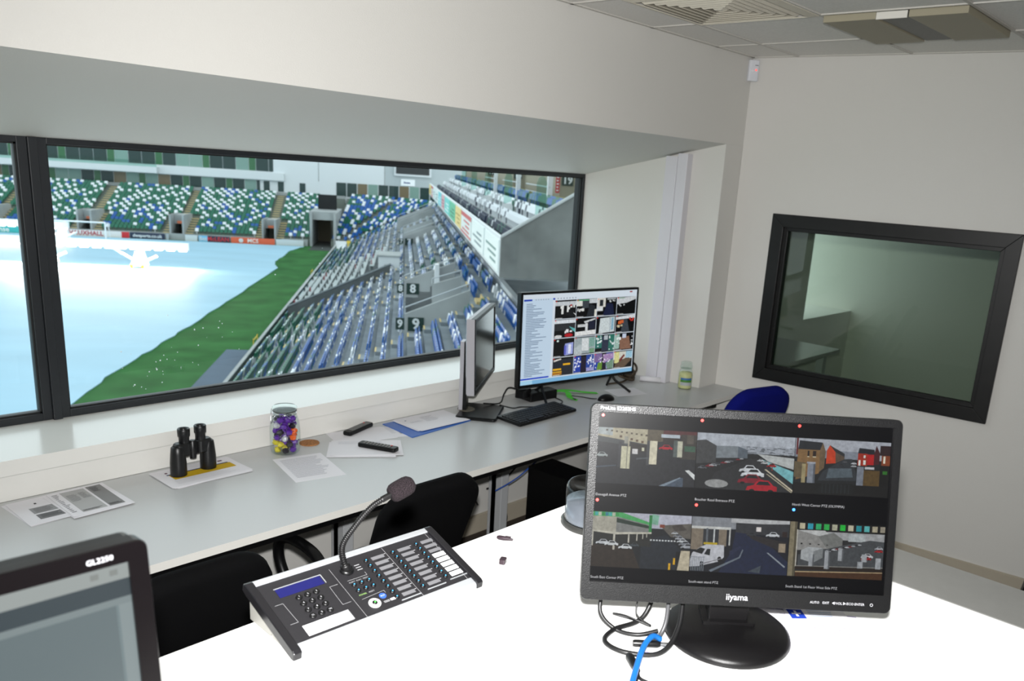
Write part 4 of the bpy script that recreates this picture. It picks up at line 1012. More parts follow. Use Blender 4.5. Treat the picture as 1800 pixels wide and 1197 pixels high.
stm = mat('black_base', (13, 12, 13), 0.33, spec=0.3, noise=0.15, nscale=500, bump=0.1, bscale=900)
obj('base', MB().lathe([(0.104, 0.0), (0.106, 0.004), (0.104, 0.010), (0.098, 0.015), (0.06, 0.021), (0.01, 0.024)], 48), stm, cm)
obj('column', MB().prism([(-0.034, 0.0), (0.034, 0.0), (0.030, 0.045), (-0.030, 0.045)], 0.018, 0.15), stm, cm, bevel=0.003)
obj('column_skirt', MB().prism([(-0.045, -0.010), (0.045, -0.010), (0.04, 0.055), (-0.04, 0.055)], 0.016, 0.028), stm, cm, bevel=0.004)

# leads under the monitor
pw = thing('video_plugs', 'blue and yellow plug ends below the camera monitor', 'plug', X=T(-3.378, -2.019, TZ) @ RZ(-0.819))
obj('blue_plug', MB().box(-0.185, 0.012, 0.062, -0.163, 0.026, 0.079), mat('purple_plug', (72, 40, 170), 0.4), pw)
obj('yellow_plug', MB().box(-0.160, 0.012, 0.060, -0.142, 0.026, 0.078), mat('yellow_plug', (196, 150, 30), 0.4), pw)
MX = T(-3.378, -2.019, TZ) @ RZ(-0.819)
def mcable(name, label, pts, r, m): return cable(name, label, [tuple(MX @ Vector(p)) for p in pts], r, m)
mcable('thick_cable', 'thick black cable looping on the table left of the monitor base', [(-0.075, 0.03, 0.085), (-0.088, -0.03, 0.030), (-0.122, -0.075, 0.006), (-0.178, -0.080, 0.006), (-0.210, -0.050, 0.006), (-0.192, -0.012, 0.006), (-0.140, 0.02, 0.014), (-0.11, 0.05, 0.08)], 0.0042, blkc)
mcable('power_cable', 'black cable dropping from the left end of the camera monitor', [(-0.208, 0.03, 0.072), (-0.216, 0.005, 0.03), (-0.19, -0.01, 0.006), (-0.155, -0.025, 0.006), (-0.12, -0.02, 0.012)], 0.0036, blkc)
mcable('thin_wire', 'very thin black wire curling beneath the yellow plug', [(-0.15, 0.02, 0.060), (-0.155, 0.0, 0.03), (-0.13, -0.005, 0.012), (-0.17, 0.01, 0.02), (-0.19, 0.03, 0.012), (-0.15, 0.02, 0.006)], 0.0013, blkc)
mcable('grey_cable', 'grey streaked cable running up to the monitor beside the base', [(-0.100, 0.02, 0.080), (-0.108, -0.02, 0.035), (-0.118, -0.035, 0.014), (-0.128, -0.050, 0.008)], 0.0036, mat('grey_cable', (70, 70, 72), 0.35))
jk = thing('jack_plugs', 'black barrel plugs joined to leads in front of the blue cable', 'plug', X=MX)
obj('barrel', MB().lathe([(0.005, 0), (0.006, 0.004), (0.006, 0.04), (0.004, 0.045)], 12, X=T(-0.165, -0.052, 0.0065) @ RY(math.pi/2)), blks, jk)
obj('tip', MB().lathe([(0.0035, 0), (0.0035, 0.016)], 10, X=T(-0.120, -0.052, 0.0065) @ RY(math.pi/2)), wire, jk)
obj('barrel', MB().lathe([(0.004, 0), (0.007, 0.006), (0.007, 0.03), (0.0045, 0.045)], 12, X=T(-0.176, -0.088, 0.0075) @ RZ(-1.35) @ RY(math.pi/2)), blks, jk)
mcable('coiled_wire', 'black wire running from a barrel plug to the table front', [(-0.166, -0.136, 0.0065), (-0.160, -0.150, 0.004), (-0.115, -0.175, 0.004), (-0.080, -0.205, 0.004), (-0.088, -0.26, 0.004)], 0.0026, blkc)
mcable('second_wire', 'thin black wire beside the blue cable on the table', [(-0.166, -0.136, 0.0065), (-0.172, -0.17, 0.003), (-0.166, -0.21, 0.003), (-0.150, -0.26, 0.003)], 0.002, blkc)
mcable('blue_network_cable', 'bright blue flat network cable crossing the white table', [(-0.120, -0.045, 0.012), (-0.135, -0.055, 0.022), (-0.155, -0.09, 0.020), (-0.180, -0.17, 0.010), (-0.21, -0.27, 0.008)], 0.0048, mat('bright_blue_cable', (20, 92, 160), 0.45))

# papers right of the monitor base
nt_ = stack('handwritten sheets and a leaflet beside the monitor base', -3.262, -2.125, TZ, 0.21, 0.15, -0.95, 3, 0.0008,
            lines(0.25, 0.12, 0.85, 0.9, 12, (172, 168, 186), 0.25, 0.3) + [((120, 110, 150), (0.05, 0.02, 0.9, 0.035))], jit=0.01)
lf = thing('leaflet', 'small white leaflet with a blue cross logo behind the monitor base', 'leaflet', X=T(-3.205, -2.10, TZ+0.0035) @ RZ(-0.75))
obj('sheet', MB().rbox(0.11, 0.05, 0.0008, 0.002, 1), paper_m, lf)
pic('print', [((30, 60, 170), (0.05, 0.1, 0.30, 0.75)), ((240, 240, 244), (0.155, 0.2, 0.195, 0.6)), ((240, 240, 244), (0.10, 0.36, 0.25, 0.44))] + lines(0.38, 0.15, 0.9, 0.7, 4, (170, 186, 214), 0.4), 0.11, 0.05, print_m, lf, T(0, 0, 0.001))
rl = obj('paper_sheaf', MB().lathe([(0.002, -0.075), (0.012, -0.074), (0.009, 0.06), (0.002, 0.062)], 14, X=T(0, 0, 0.013) @ RY(math.pi/2)), mat('lilac_paper', (206, 202, 220), 0.7, noise=0.2, nscale=60, stretch=(1, 12, 12)), X=T(-3.245, -2.015, TZ) @ RZ(-0.95))
tag(rl, 'rolled lilac tinted papers tucked behind the monitor base', 'papers')
pen = thing('marker_pen', 'short marker pen with red cap lying behind the camera monitor', 'pen', X=T(-3.205, -2.045, TZ+0.0055) @ RZ(-0.82))
obj('barrel', MB().lathe([(0.005, -0.07), (0.0055, -0.068), (0.0055, 0.05)], 12, X=RY(math.pi/2)), mat('pen_grey', (176, 176, 172), 0.4), pen)
obj('cap', MB().lathe([(0.0056, -0.02), (0.0058, 0.0)], 12, X=RY(math.pi/2)), mat('pen_red', (130, 24, 28), 0.4), pen)
for i, (x, y, c) in enumerate(((-3.672, -1.782, (206, 196, 170)), (-3.655, -1.79, (206, 196, 170)))):
    tag(obj('paper_scrap', MB().tube(spline([(0, 0, 0.002), (0.010, 0.004, 0.003), (0.016, -0.003, 0.002), (0.024, 0.002, 0.002)], 4), 0.0016, 6), mat('scrap', c, 0.7), X=T(x, y, TZ) @ RZ(-0.6+i)), 'tiny beige scrap lying on the bare white table', 'scrap', 'beige scraps on the table')
for i, (x, y) in enumerate(((-3.535, -1.955), (-3.527, -1.968))):
    tag(obj('foil_scrap', MB().rbox(0.018, 0.007, 0.002, 0.001, 1), mat('foil_lilac', (150, 140, 170), 0.4), X=T(x, y, TZ) @ RZ(0.4+i*1.2)), 'tiny lilac scrap beside the monitor base', 'scrap', 'lilac scraps on the table')

# ---------------------------------------------------------------- paging console with gooseneck microphone
cn = thing('paging_console', 'sloping public address console with keypad, zone buttons and labels', 'console', X=T(-3.946, -1.611, TZ) @ RZ(-0.045))
CW = 0.372
alu = mat('brushed_aluminium', (205, 208, 212), 0.35, metal=0.6)
face_m = mat('console_face', (30, 29, 32), 0.5, noise=0.12, nscale=400)
cap_m = mat('console_cap', (22, 21, 24), 0.32, spec=0.5)
body = MB()
yzprism(body, [(0.012, 0.002), (0.075, 0.002), (0.078, 0.008), (0.083, 0.002), (0.150, 0.002), (0.150, 0.052), (0.012, 0.010)], 0.006, CW-0.006)
obj('body', body, mat('console_grey', (150, 148, 142), 0.45), cn)
S = T(0, 0, 0.011) @ RX(math.atan2(0.050, 0.158))
SL = 0.1657
def sl(u, v, z=0.0): return S @ T(0.016+u*(CW-0.032), 0.010+v*(SL-0.020), z)
obj('faceplate', MB().box(0.014, 0.004, -0.004, CW-0.014, SL-0.004, 0.0, X=S), face_m, cn)
fl_ = MB(); yzprism(fl_, [(0.0, 0.0005), (0.014, 0.0005), (0.016, 0.0165), (0.004, 0.0125), (0.0, 0.009)], 0.012, CW-0.012)
obj('front_lip', fl_, alu, cn)
obj('rear_edge', MB().box(0.012, SL-0.012, -0.010, CW-0.012, SL+0.001, 0.0018, X=S), alu, cn, bevel=0.002)
for x in (0.0, CW-0.014):
    cp = MB()
    cp.add([], [])
    prof = [(-0.004, -0.010), (-0.002, 0.002), (0.004, 0.0045), (SL-0.004, 0.0045), (SL+0.002, 0.001), (SL+0.002, -0.012), (SL-0.01, -0.014), (0.004, -0.013)]
    n = len(prof)
    vs = [(x, y, z) for y, z in prof]+[(x+0.014, y, z) for y, z in prof]
    cp.add(vs, [tuple(range(n)), tuple(range(2*n-1, n-1, -1))]+[(i, i+n, (i+1) % n+n, (i+1) % n) for i in range(n)], 0, False, S)
    obj('end_cap', cp, cap_m, cn, bevel=0.0015)
obj('display_window', MB().cbox(0.080, 0.0195, 0.0006, X=sl(0.181, 0.784, 0.0003)), mat('console_lcd', (18, 20, 78), 0.2, emit=(30, 32, 130), estr=0.2), cn)
obj('display_rim', MB().cbox(0.0845, 0.0012, 0.001, X=sl(0.184, 0.862, 0.0005)).cbox(0.0012, 0.020, 0.001, X=sl(0.307, 0.79, 0.0005)), alu, cn)
keyc = mat('rubber_key', (9, 9, 10), 0.4)
names = ['1', '2', '3', '4', '5', '6', '7', '8', '9', 'CL', '0', 'OK']
for i, s_ in enumerate(names):
    u, v = 0.142+(i % 3)*0.0455, 0.639-(i//3)*0.1045
    kx = obj('keypad_key', MB().lathe([(0.0056, 0), (0.0056, 0.0022), (0.0046, 0.003)], 16, X=sl(u, v)), keyc, cn)
    obj('key_lettering', MB().text(s_, 0.0048 if len(s_) == 1 else 0.004, X=sl(u, v, 0.0032), align='CENTER', bold=0.015), white_ink, kx)
obj('name_label', MB().cbox(0.080, 0.0225, 0.0006, X=sl(0.186, 0.165, 0.0003)), mat('white_label', (246, 246, 246), 0.5), cn)
obj('label_slot', MB().cbox(0.024, 0.0225, 0.0005, X=sl(0.272, 0.165, 0.0007)), mat('grey_label', (150, 150, 152), 0.5), cn)
obj('slot_rail', MB().cbox(0.088, 0.0016, 0.0016, X=sl(0.195, 0.030, 0.0008)), alu, cn)
line_m = mat('panel_line', (150, 150, 152), 0.5)
for pts in ([(0.018, 0.633), (0.058, 0.633), (0.066, 0.317), (0.026, 0.317)], [(0.352, 0.643), (0.307, 0.643), (0.304, 0.337), (0.350, 0.337)], [(0.405, 0.64), (0.520, 0.64), (0.520, 0.69)], [(0.405, 0.31), (0.535, 0.33), (0.535, 0.29)], [(0.366, 0.90), (0.366, 0.03)], [(0.697, 0.97), (0.697, 0.03)], [(0.985, 0.99), (0.985, 0.05)]):
    mb = MB()
    for (u0, v0), (u1, v1) in zip(pts[:-1], pts[1:]):
        a, b = sl(u0, v0).translation, sl(u1, v1).translation
        mb.tube([a, b], 0.00032, 5)
    obj('panel_line', mb, line_m, cn)
ledm = mat('cyan_led', (60, 150, 210), 0.3, emit=(60, 160, 230), estr=0.5)
def led_button(u, v):
    b = obj('zone_button', MB().lathe([(0.0046, 0), (0.0046, 0.002), (0.0036, 0.0028)], 14, X=sl(u, v)), keyc, cn)
    obj('led', MB().sphere(0.0014, X=sl(u, v, 0.0028), n=8, m=5), ledm, b)
for i in range(3):
    led_button(0.421+0.043*i, 0.549); led_button(0.420+0.043*i, 0.449)
lab_g = mat('zone_label_grey', (108, 108, 111), 0.5)
for c, (u0, v0, v1) in enumerate(((0.568, 0.846, 0.168), (0.732, 0.842, 0.184), (0.885, 0.848, 0.205))):
    for i in range(8):
        v = v0+(v1-v0)*i/7
        led_button(u0, v)
        big = (c == 2 and i >= 3)
        w_ = 0.0255
        obj('zone_label', MB().cbox(w_, 0.0098 if big else 0.0076, 0.0006, X=sl(u0+0.072, v-0.0, 0.0003)), MATS['white_label'] if big else lab_g, cn)
        obj('tick', MB().cbox(0.004, 0.0012, 0.0004, X=sl(u0+0.118-(0.016 if c == 2 else 0), v+0.02, 0.0003)), line_m, cn)
    obj('slot_rail', MB().cbox(0.040, 0.0016, 0.0014, X=sl(u0+0.068, v1-0.075, 0.0008)), alu, cn)
tk_ = obj('talk_button', MB().lathe([(0.0105, 0), (0.0105, 0.0016), (0.0095, 0.0022), (0.0048, 0.0022), (0.0046, 0.001)], 24, X=sl(0.446, 0.195)), MATS['white_label'], cn)
obj('talk_core', MB().lathe([(0.0047, 0), (0.0045, 0.003), (0.002, 0.0036)], 16, X=sl(0.446, 0.195)), keyc, tk_)
obj('talk_led', MB().sphere(0.0016, X=sl(0.446, 0.195, 0.0036), n=8, m=5), mat('green_led', (60, 190, 60), 0.3, emit=(60, 200, 60), estr=1.0), tk_)
lg = obj('maker_badge', MB().lathe([(0.0062, 0), (0.0062, 0.0006)], 20, X=sl(0.509, 0.258)), mat('badge_blue', (50, 90, 200), 0.4), cn)
obj('badge_lettering', MB().text('RCF', 0.0046, X=sl(0.509, 0.258, 0.0009), align='CENTER', bold=0.02), white_ink, lg)
obj('badge_marks', MB().cbox(0.011, 0.0012, 0.0004, X=sl(0.508, 0.172, 0.0003)).cbox(0.011, 0.0012, 0.0004, X=sl(0.508, 0.155, 0.0003)), line_m, cn)
obj('badge_block', MB().cbox(0.010, 0.0042, 0.0006, X=sl(0.545, 0.165, 0.0003)), MATS['white_label'], cn)
for s_, u, v, m_ in (('ALERT  EVAC  RESET', 0.405, 0.60, line_m), ('POWER', 0.405, 0.375, mat('green_print', (150, 190, 110), 0.5)), ('RESET', 0.46, 0.375, line_m)):
    obj('panel_lettering', MB().text(s_, 0.0042, X=sl(u, v, 0.0004)), m_, cn)
mm_ = MB()
for v_ in (0.83, 0.79, 0.75): mm_.cbox(0.010, 0.0016, 0.0004, X=sl(0.508, v_, 0.0003))
obj('status_marks', mm_, line_m, cn)
mic0 = sl(0.442, 0.80).translation
obj('mic_socket', MB().lathe([(0.0125, 0), (0.0125, 0.003), (0.0095, 0.005)], 24, X=sl(0.442, 0.80)), blks, cn)
iv = (T(-3.946, -1.611, TZ) @ RZ(-0.045)).inverted()
gp = [mic0, iv @ Vector((-3.783, -1.497, 1.385)), iv @ Vector((-3.764, -1.507, 1.422)), iv @ Vector((-3.731, -1.512, 1.452)), iv @ Vector((-3.694, -1.517, 1.466))]
gs = spline(gp, 36)
rs = [0.0085 if i < 12 else (0.0044 + (0.0014 if (i % 3 == 0) else 0.0) if i < len(gs)-22 else 0.0056) for i in range(len(gs))]
mk = obj('gooseneck', MB().tube(gs, 0.005, 12, rs=rs), mat('gooseneck_black', (12, 11, 12), 0.45, spec=0.4), cn)
d = (gs[-1]-gs[-6]).normalized()
q = d.to_track_quat('Z', 'Y').to_matrix().to_4x4()
mh = MB().lathe([(0.004, -0.004), (0.013, -0.003), (0.0165, 0.002), (0.0175, 0.010), (0.0175, 0.028), (0.016, 0.036), (0.011, 0.042), (0.002, 0.045)], 28, X=Matrix.Translation(gs[-1]) @ q)
obj('foam_windshield', mh, mat('foam', (46, 38, 42), 0.95, spec=0.2, noise=0.6, nscale=520, bump=1.0, bscale=420), mk)

# ---------------------------------------------------------------- grey-screen monitor at the table's left end
gm = thing('grey_screen_monitor', 'black monitor with a plain grey program window, cut off at the left', 'monitor', X=T(-4.490, -1.850, TZ) @ RZ(-0.04))
bz2 = mat('glossy_brown_bezel', (5, 3, 4), 0.28, spec=0.3)
P, sw_, sh_, so_ = screen_panel(gm, 0.510, 0.318, 0.045, 0.0185, bz2, blk, 0.214, 0.10, 0.026, r=0.010)
shp = [((96, 112, 118), (0, 0, 1, 1)), ((172, 180, 178), (0, 0, 1, 0.060)), ((56, 72, 80), (0, 0.060, 1, 0.125)), ((140, 154, 156), (0, 0.125, 1, 0.15)), ((150, 164, 166), (0.975, 0.15, 1, 1)), ((128, 146, 150), (0.97, 0.15, 0.975, 1)), ((112, 128, 132), (0, 0.15, 0.97, 0.5)), ((150, 156, 152), (0.93, 0.02, 0.945, 0.04)), ((150, 156, 152), (0.965, 0.02, 0.98, 0.04))]
pic('program_window', shp, sw_, sh_, attr_mat('screen_grey', 0.75, 0.3, 0.4), gm, P @ T(0, so_, -0.0038))
obj('model_lettering', MB().text('GL2250', 0.0072, X=P @ T(0.212, 0.1485, 0.0003), align='CENTER', bold=0.004), white_ink, gm)
obj('column', MB().box(-0.04, 0.02, 0.015, 0.04, 0.05, 0.20), blk, gm, bevel=0.004)
obj('base', MB().lathe([(0.10, 0), (0.10, 0.008), (0.09, 0.014), (0.02, 0.017)], 40, X=Matrix.Diagonal((1.15, 0.85, 1, 1)) @ T(0, 0.02, 0)), blk, gm)

# ---------------------------------------------------------------- disc spindle, headset wire
sp = thing('disc_spindle', 'clear plastic disc spindle tub on a black base behind the camera monitor', 'disc tub', X=T(-3.200, -1.578, TZ))
obj('base', MB().lathe([(0.067, 0), (0.069, 0.003), (0.069, 0.009), (0.064, 0.012)], 40), mat('spindle_base', (52, 52, 50), 0.35), sp)
obj('cover', MB().lathe([(0.062, 0.012), (0.0615, 0.085), (0.058, 0.093), (0.052, 0.095), (0.046, 0.092), (0.002, 0.092)], 40), pane_mat('spindle_plastic', (0.86, 0.90, 0.93), 0.06, 0.15), sp)
obj('disc_stack', MB().lathe([(0.0595, 0.013), (0.0595, 0.055), (0.008, 0.055)], 40), mat('discs', (130, 132, 138), 0.25, metal=0.4), sp)
obj('post', MB().lathe([(0.007, 0.055), (0.007, 0.085), (0.003, 0.087)], 14), mat('post_white', (220, 222, 224), 0.4), sp)
obj('clip', MB().box(-0.006, -0.071, 0.008, 0.006, -0.066, 0.016), mat('post_white'), sp)
wr_ = thing('white_lead', 'thin white lead coiled beside the console, ending in dark plugs', 'cable', X=T(-3.45, -1.535, TZ))
wm = mat('white_lead', (226, 226, 222), 0.5)
obj('coil', MB().tube(spline([(0.045, 0.022, 0.003), (0.062, -0.02, 0.003), (0.03, -0.068, 0.003), (-0.01, -0.058, 0.003), (-0.045, -0.02, 0.003), (-0.032, 0.035, 0.003), (0.0, 0.048, 0.003), (-0.035, 0.03, 0.005), (-0.05, -0.02, 0.005), (-0.038, -0.046, 0.003)], 8), 0.0015, 7), wm, wr_)
pk = mat('plum_plug', (48, 34, 42), 0.4)
obj('long_plug', MB().lathe([(0.0028, 0), (0.0046, 0.004), (0.0046, 0.015), (0.002, 0.034)], 12, X=T(0.036, 0.034, 0.005) @ RZ(-1.1) @ RY(math.pi/2)), pk, wr_)
obj('short_plug', MB().rbox(0.017, 0.012, 0.010, 0.003, 3, X=T(-0.030, -0.050, 0.0) @ RZ(0.5)), pk, wr_)
obj('plug_tip', MB().tube([(0.052, 0.026, 0.004), (0.058, 0.016, 0.004)], 0.0022, 6), pk, wr_)
# ================================================================ THE STADIUM
# local frame: x across the pitch towards the near stand, y along the touchline, z above the pitch; the camera stands 14 m up
ST = T(CAM.x, CAM.y, CAM.z-14.0) @ RZ(math.radians(-37.95))
conc = mat('concrete', (134, 142, 146), 0.85, spec=0.2, noise=0.15, nscale=0.7)
conc_l = mat('pale_concrete', (160, 164, 164), 0.8, spec=0.2, noise=0.12, nscale=0.5)
conc_d = mat('dark_cladding', (74, 80, 82), 0.7, noise=0.12, nscale=0.6)
white_p = mat('white_panel', (214, 218, 220), 0.55)
tan = mat('buff_steps', (200, 178, 126), 0.8)
yel = mat('safety_yellow', (214, 186, 60), 0.6)
rail_m = mat('galvanised_rail', (176, 182, 186), 0.4, metal=0.5)

# pitch, cover, perimeter
grass = mat('grass', (48, 96, 50), 0.9, spec=0.1, noise=0.28, nscale=0.35)
struct('pitch', MB().box(-140, -30, -0.3, -9.9, 141.5, 0.0), grass, X=ST)
ed = [(20, -17.9), (34, -17.8), (48, -17.7), (55, -17.75), (63, -17.3), (71, -16.9), (90, -16.1), (111, -15.3), (114, -16.2), (118, -16.6), (126, -16.5), (131, -16.6), (136, -15.9), (139.3, -15.2)]
edge = []
for a, b in zip(ed[:-1], ed[1:]):
    for i in range(6):
        t_ = i/6
        edge.append((a[1]+(b[1]-a[1])*t_+R.uniform(-0.12, 0.12), a[0]+(b[0]-a[0])*t_))
edge.append((-15.2, 139.3))
cov = MB().prism([(-130, 20)] + edge + [(-130, 139.3)], 0.0, 0.05)
tag(obj('pitch_cover', cov, mat('cover_sheet', (150, 186, 204), 0.6, spec=0.2, noise=0.06, nscale=0.25, stretch=(0.3, 1, 1), bump=0.3, bscale=0.6), X=ST), 'pale blue protective sheet covering the pitch beside the grass', 'pitch cover')
tag(obj('track_mat', MB().box(-12.4, 24, 0.0, -10.35, 62.6, 0.03), mat('track_blue', (70, 88, 106), 0.8, noise=0.1, nscale=0.6), X=ST), 'dark slate rectangular mat on the grass beside the stand wall', 'mat')
wall_g = mat('perimeter_green', (30, 62, 54), 0.5)
pwl = thing('perimeter_wall', 'low dark green wall between the grass and the first seat row', 'wall', X=ST)
for i in range(14):
    a, b = 20+i*8.2, 20+(i+1)*8.2-0.04
    obj('wall_panel', MB().box(-10.0, a, 0, -9.88, b, 0.98), wall_g, pwl)
    obj('coping', MB().box(-10.05, a, 0.98, -9.83, b, 1.04), conc_l, pwl)
for s_, x_ in ((61.6, 0), (100.9, 1)):
    yg = thing('yellow_gate', 'yellow pitch gate in the dark green wall '+('by the slate mat' if x_ == 0 else 'below the press seats'), 'gate', X=ST @ T(-10.2, s_, 0))
    for z in (0.08, 0.6, 1.1): obj('rail', MB().box(-0.02, -0.9, z, 0.02, 0.9, z+0.09), yel, yg)
    for y in (-0.9, 0.82): obj('post', MB().box(-0.03, y, 0, 0.03, y+0.08, 1.25), yel, yg)

# ---------------------------------------------------------------- seats
blue = mat('seat_blue', (12, 90, 168), 0.3, spec=0.5)
green = mat('seat_green', (14, 104, 78), 0.3, spec=0.5)
whit = mat('seat_white', (236, 240, 244), 0.4, spec=0.5)
navy = mat('seat_navy', (24, 40, 70), 0.4, spec=0.5)
SM = [blue, green, whit, navy]
def seat_mesh():
    mb = MB()
    # tip-up seat: tall back, folded pan, bracket; front looks to -y
    mb.add([(-0.22, 0.06, 0.34), (0.22, 0.06, 0.34), (0.22, 0.10, 0.34), (-0.22, 0.10, 0.34), (-0.20, 0.14, 0.82), (0.20, 0.14, 0.82), (0.20, 0.18, 0.80), (-0.20, 0.18, 0.80)],
           [(3, 2, 1, 0), (4, 5, 6, 7), (0, 1, 5, 4), (1, 2, 6, 5), (2, 3, 7, 6), (3, 0, 4, 7)])
    mb.add([(-0.20, -0.08, 0.38), (0.20, -0.08, 0.38), (0.20, 0.0, 0.36), (-0.20, 0.0, 0.36), (-0.19, -0.02, 0.70), (0.19, -0.02, 0.70), (0.19, 0.05, 0.70), (-0.19, 0.05, 0.70)],
           [(3, 2, 1, 0), (4, 5, 6, 7), (0, 1, 5, 4), (1, 2, 6, 5), (2, 3, 7, 6), (3, 0, 4, 7)])
    mb.box(-0.03, 0.02, 0.0, 0.03, 0.08, 0.36)
    return mb
SEAT = seat_mesh()
SV = np.array(SEAT.v); NV = len(SV)
SF = SEAT.f
seats = []                        # (x=g, y=s, z, rotation, colour, block)
rs_ = random.Random(11)
TR_, RI_ = 0.78, 0.39             # lower tier tread and riser
G0, Z00 = -9.8, 0.55
def row_g(i): return G0+TR_*i
def row_z(i): return Z00+RI_*i
NROW = 19
HOLES = ((42.2, 54.4, 13, 16), (88.0, 98.0, 13, 16), (112, 121, 12, 17))     # vomitories: s0, s1, first row, last row
PRESS = (71.8, 92.0, 1, 10)
AISLES = [29.5, 41.0, 55.6, 62.5, 70.4, 93.5, 99.2, 111, 122]
def in_hole(s, i):
    for a, b, i0, i1 in HOLES:
        if a-0.35 < s < b+0.35 and i0 <= i <= i1: return True
    return PRESS[0]-0.6 < s < PRESS[1]+0.3 and PRESS[2] <= i <= PRESS[3]
for i in range(NROW):
    s = 23.0
    while s < 126:
        s += 0.50
        if any(abs(s-a) < 0.65 for a in AISLES) or in_hole(s, i): continue
        if i >= 17 and (42.0 < s < 44.4 or 48.6 < s < 50.9): continue
        if 12 <= i <= 17 and (abs(s-42.1) < 0.7 or abs(s-54.5) < 0.7): continue
        if i in (11, 12) and 72.4 < s < 77.2: continue
        p = rs_.random()
        far = s > 58 and i >= 9
        if far: c = 2 if p < 0.45 else (3 if p < 0.55 else (0 if p < 0.85 else 1))
        elif i < 5: c = 2 if p < 0.10 else (1 if p < 0.85 else 0)
        else: c = 2 if p < 0.22 else (0 if p < 0.94 else 1)
        seats.append((row_g(i)+0.42, s, row_z(i), -math.pi/2, c, 'lower'))
# end stand behind the goal
NE = 19
EG = [-20.8, -34.6, -47.9, -61.4]
def er_s(j): return 141.4+0.8*j
def er_z(j): return 1.0+0.325*j
prev_row = set()
for j in range(NE):
    cur, q_, last = set(), 0, False
    g_ = -74.0
    while g_ < -15.0:
        g_ += 0.62; q_ += 1
        if any(abs(g_-a) < (0.75 if j > 6 else 2.25) for a in EG): continue
        pat = 0.55 if j > 8 else (0.40 if j > 4 else 0.12)
        w_ = (not last) and (q_ not in prev_row) and rs_.random() < pat
        last = w_
        if w_: cur.add(q_)
        c = 2 if w_ else (0 if rs_.random() < (0.25 if j < 8 else 0.12) else 1)
        seats.append((g_, er_s(j)+0.42, er_z(j), 0.0, c, 'end'))
    prev_row = cur
# curved corner
CG, CS = -11.6, 137.6
for j in range(NE):
    rad = 4.0+0.86*j
    n = int(rad*math.radians(78)/0.62); last = False
    for q in range(n):
        an = math.radians(8+78*(q+0.5)/n)      # from straight behind the goal round to the near stand
        if any(abs(math.degrees(an)-a)*rad*0.01745 < 0.6 for a in (33, 60)): continue
        last = (not last) and rs_.random() < 0.34
        c = 2 if last else (0 if rs_.random() < 0.62 else 1)
        seats.append((CG+rad*math.sin(an), CS+rad*math.cos(an), 0.9+0.345*j, -an, c, 'corner'))
# upper tier
UG, UZ = 4.75, 10.42
for k_ in range(4):
    s = 34.6
    while s < 128:
        s += 0.52
        if (s % 13.0) < 1.3: continue
        p = rs_.random()
        c = 2 if p < (0.10 if k_ == 0 else 0.84) else (3 if p < 0.95 else 1)
        if k_ == 3: c = 0 if p < 0.5 else 1
        seats.append((UG+0.85*k_+0.42, s, UZ+0.52*k_, -math.pi/2, c, 'upper'))
# the 300 that show largest stay individual seats
def view_rank(t):
    P_ = ST @ Vector((t[0], t[1], t[2]+0.5))
    d = P_-CAM
    z = d.dot(fw)
    px = 900+78.5+1460.3*d.dot(rt)/z
    py = 598.5+99-1460.3*d.dot(up)/z
    ok = px < 908 and 320 < py < 690-0.145*(px-300) and px > 130
    return (0 if ok else 1, d.length)
order = sorted(range(len(seats)), key=lambda q_: view_rank(seats[q_]))
single = set(order[:300])
CN = ['blue', 'green', 'white', 'navy']
WHERE = {'lower': 'lower tier beside the numbered concrete walls', 'upper': 'upper tier behind the advert parapet', 'end': 'end stand behind the goal', 'corner': 'curved corner block'}
smesh = []
for c in range(4):
    me = bpy.data.meshes.new('stadium_seat')
    me.from_pydata([tuple(v) for v in SV], [], SF)
    me.materials.append(SM[c])
    smesh.append(me)
for q_ in sorted(single):
    g_, s, z, rz, c, blk_ = seats[q_]
    o = bpy.data.objects.new('stadium_seat', smesh[c])
    COL.objects.link(o)
    o.matrix_local = ST @ T(g_, s, z) @ RZ(rz)
    tag(o, CN[c]+' tip-up stadium seat in the '+WHERE[blk_], 'stadium seat', CN[c]+' seats, '+WHERE[blk_])
vs_, fs_, ms_ = [], [], []
o_ = 0
for q_ in range(len(seats)):
    if q_ in single: continue
    g_, s, z, rz, c, _ = seats[q_]
    cr, sr = math.cos(rz), math.sin(rz)
    M_ = np.array([[cr, sr, 0], [-sr, cr, 0], [0, 0, 1]])
    vs_.append((SV*(np.array([1.28, 1.1, 1.1]) if _ in ('end', 'corner') else 1.0)) @ M_ + np.array([g_, s, z]))
    fs_ += [tuple(i+o_ for i in f) for f in SF]
    ms_ += [c]*len(SF)
    o_ += NV
me = bpy.data.meshes.new('stadium_seating')
me.from_pydata(np.vstack(vs_).tolist(), [], fs_)
for m_ in SM: me.materials.append(m_)
me.polygons.foreach_set('material_index', ms_)
o = bpy.data.objects.new('stadium_seating', me)
COL.objects.link(o)
o.matrix_local = ST
o['kind'] = 'stuff'
tag(o, 'mass of blue, green and white seats filling the stands', 'stadium seats')

# ---------------------------------------------------------------- lower terrace
lt = MB()
for i in range(NROW+1):
    spans = [(18.0, 130.0)]
    for a, b, i0, i1 in HOLES:
        if i0 <= i <= i1:
            spans = [sp_ for x in spans for sp_ in ([(x[0], a), (b, x[1])] if x[0] < a and x[1] > b else [x])]
    for a, b in spans:
        lt.box(row_g(i), a, row_z(i)-1.4, row_g(i)+TR_+0.01, b, row_z(i))
for a, b, i0, i1 in HOLES: lt.box(row_g(i0), a, row_z(i0)-3.6, row_g(i1+1), b, row_z(i0)-3.3)
lt.box(row_g(NROW+1), 18, row_z(NROW)-1.4, 12.0, 130, row_z(NROW)+0.02)
struct('terrace_lower', lt, conc, X=ST)
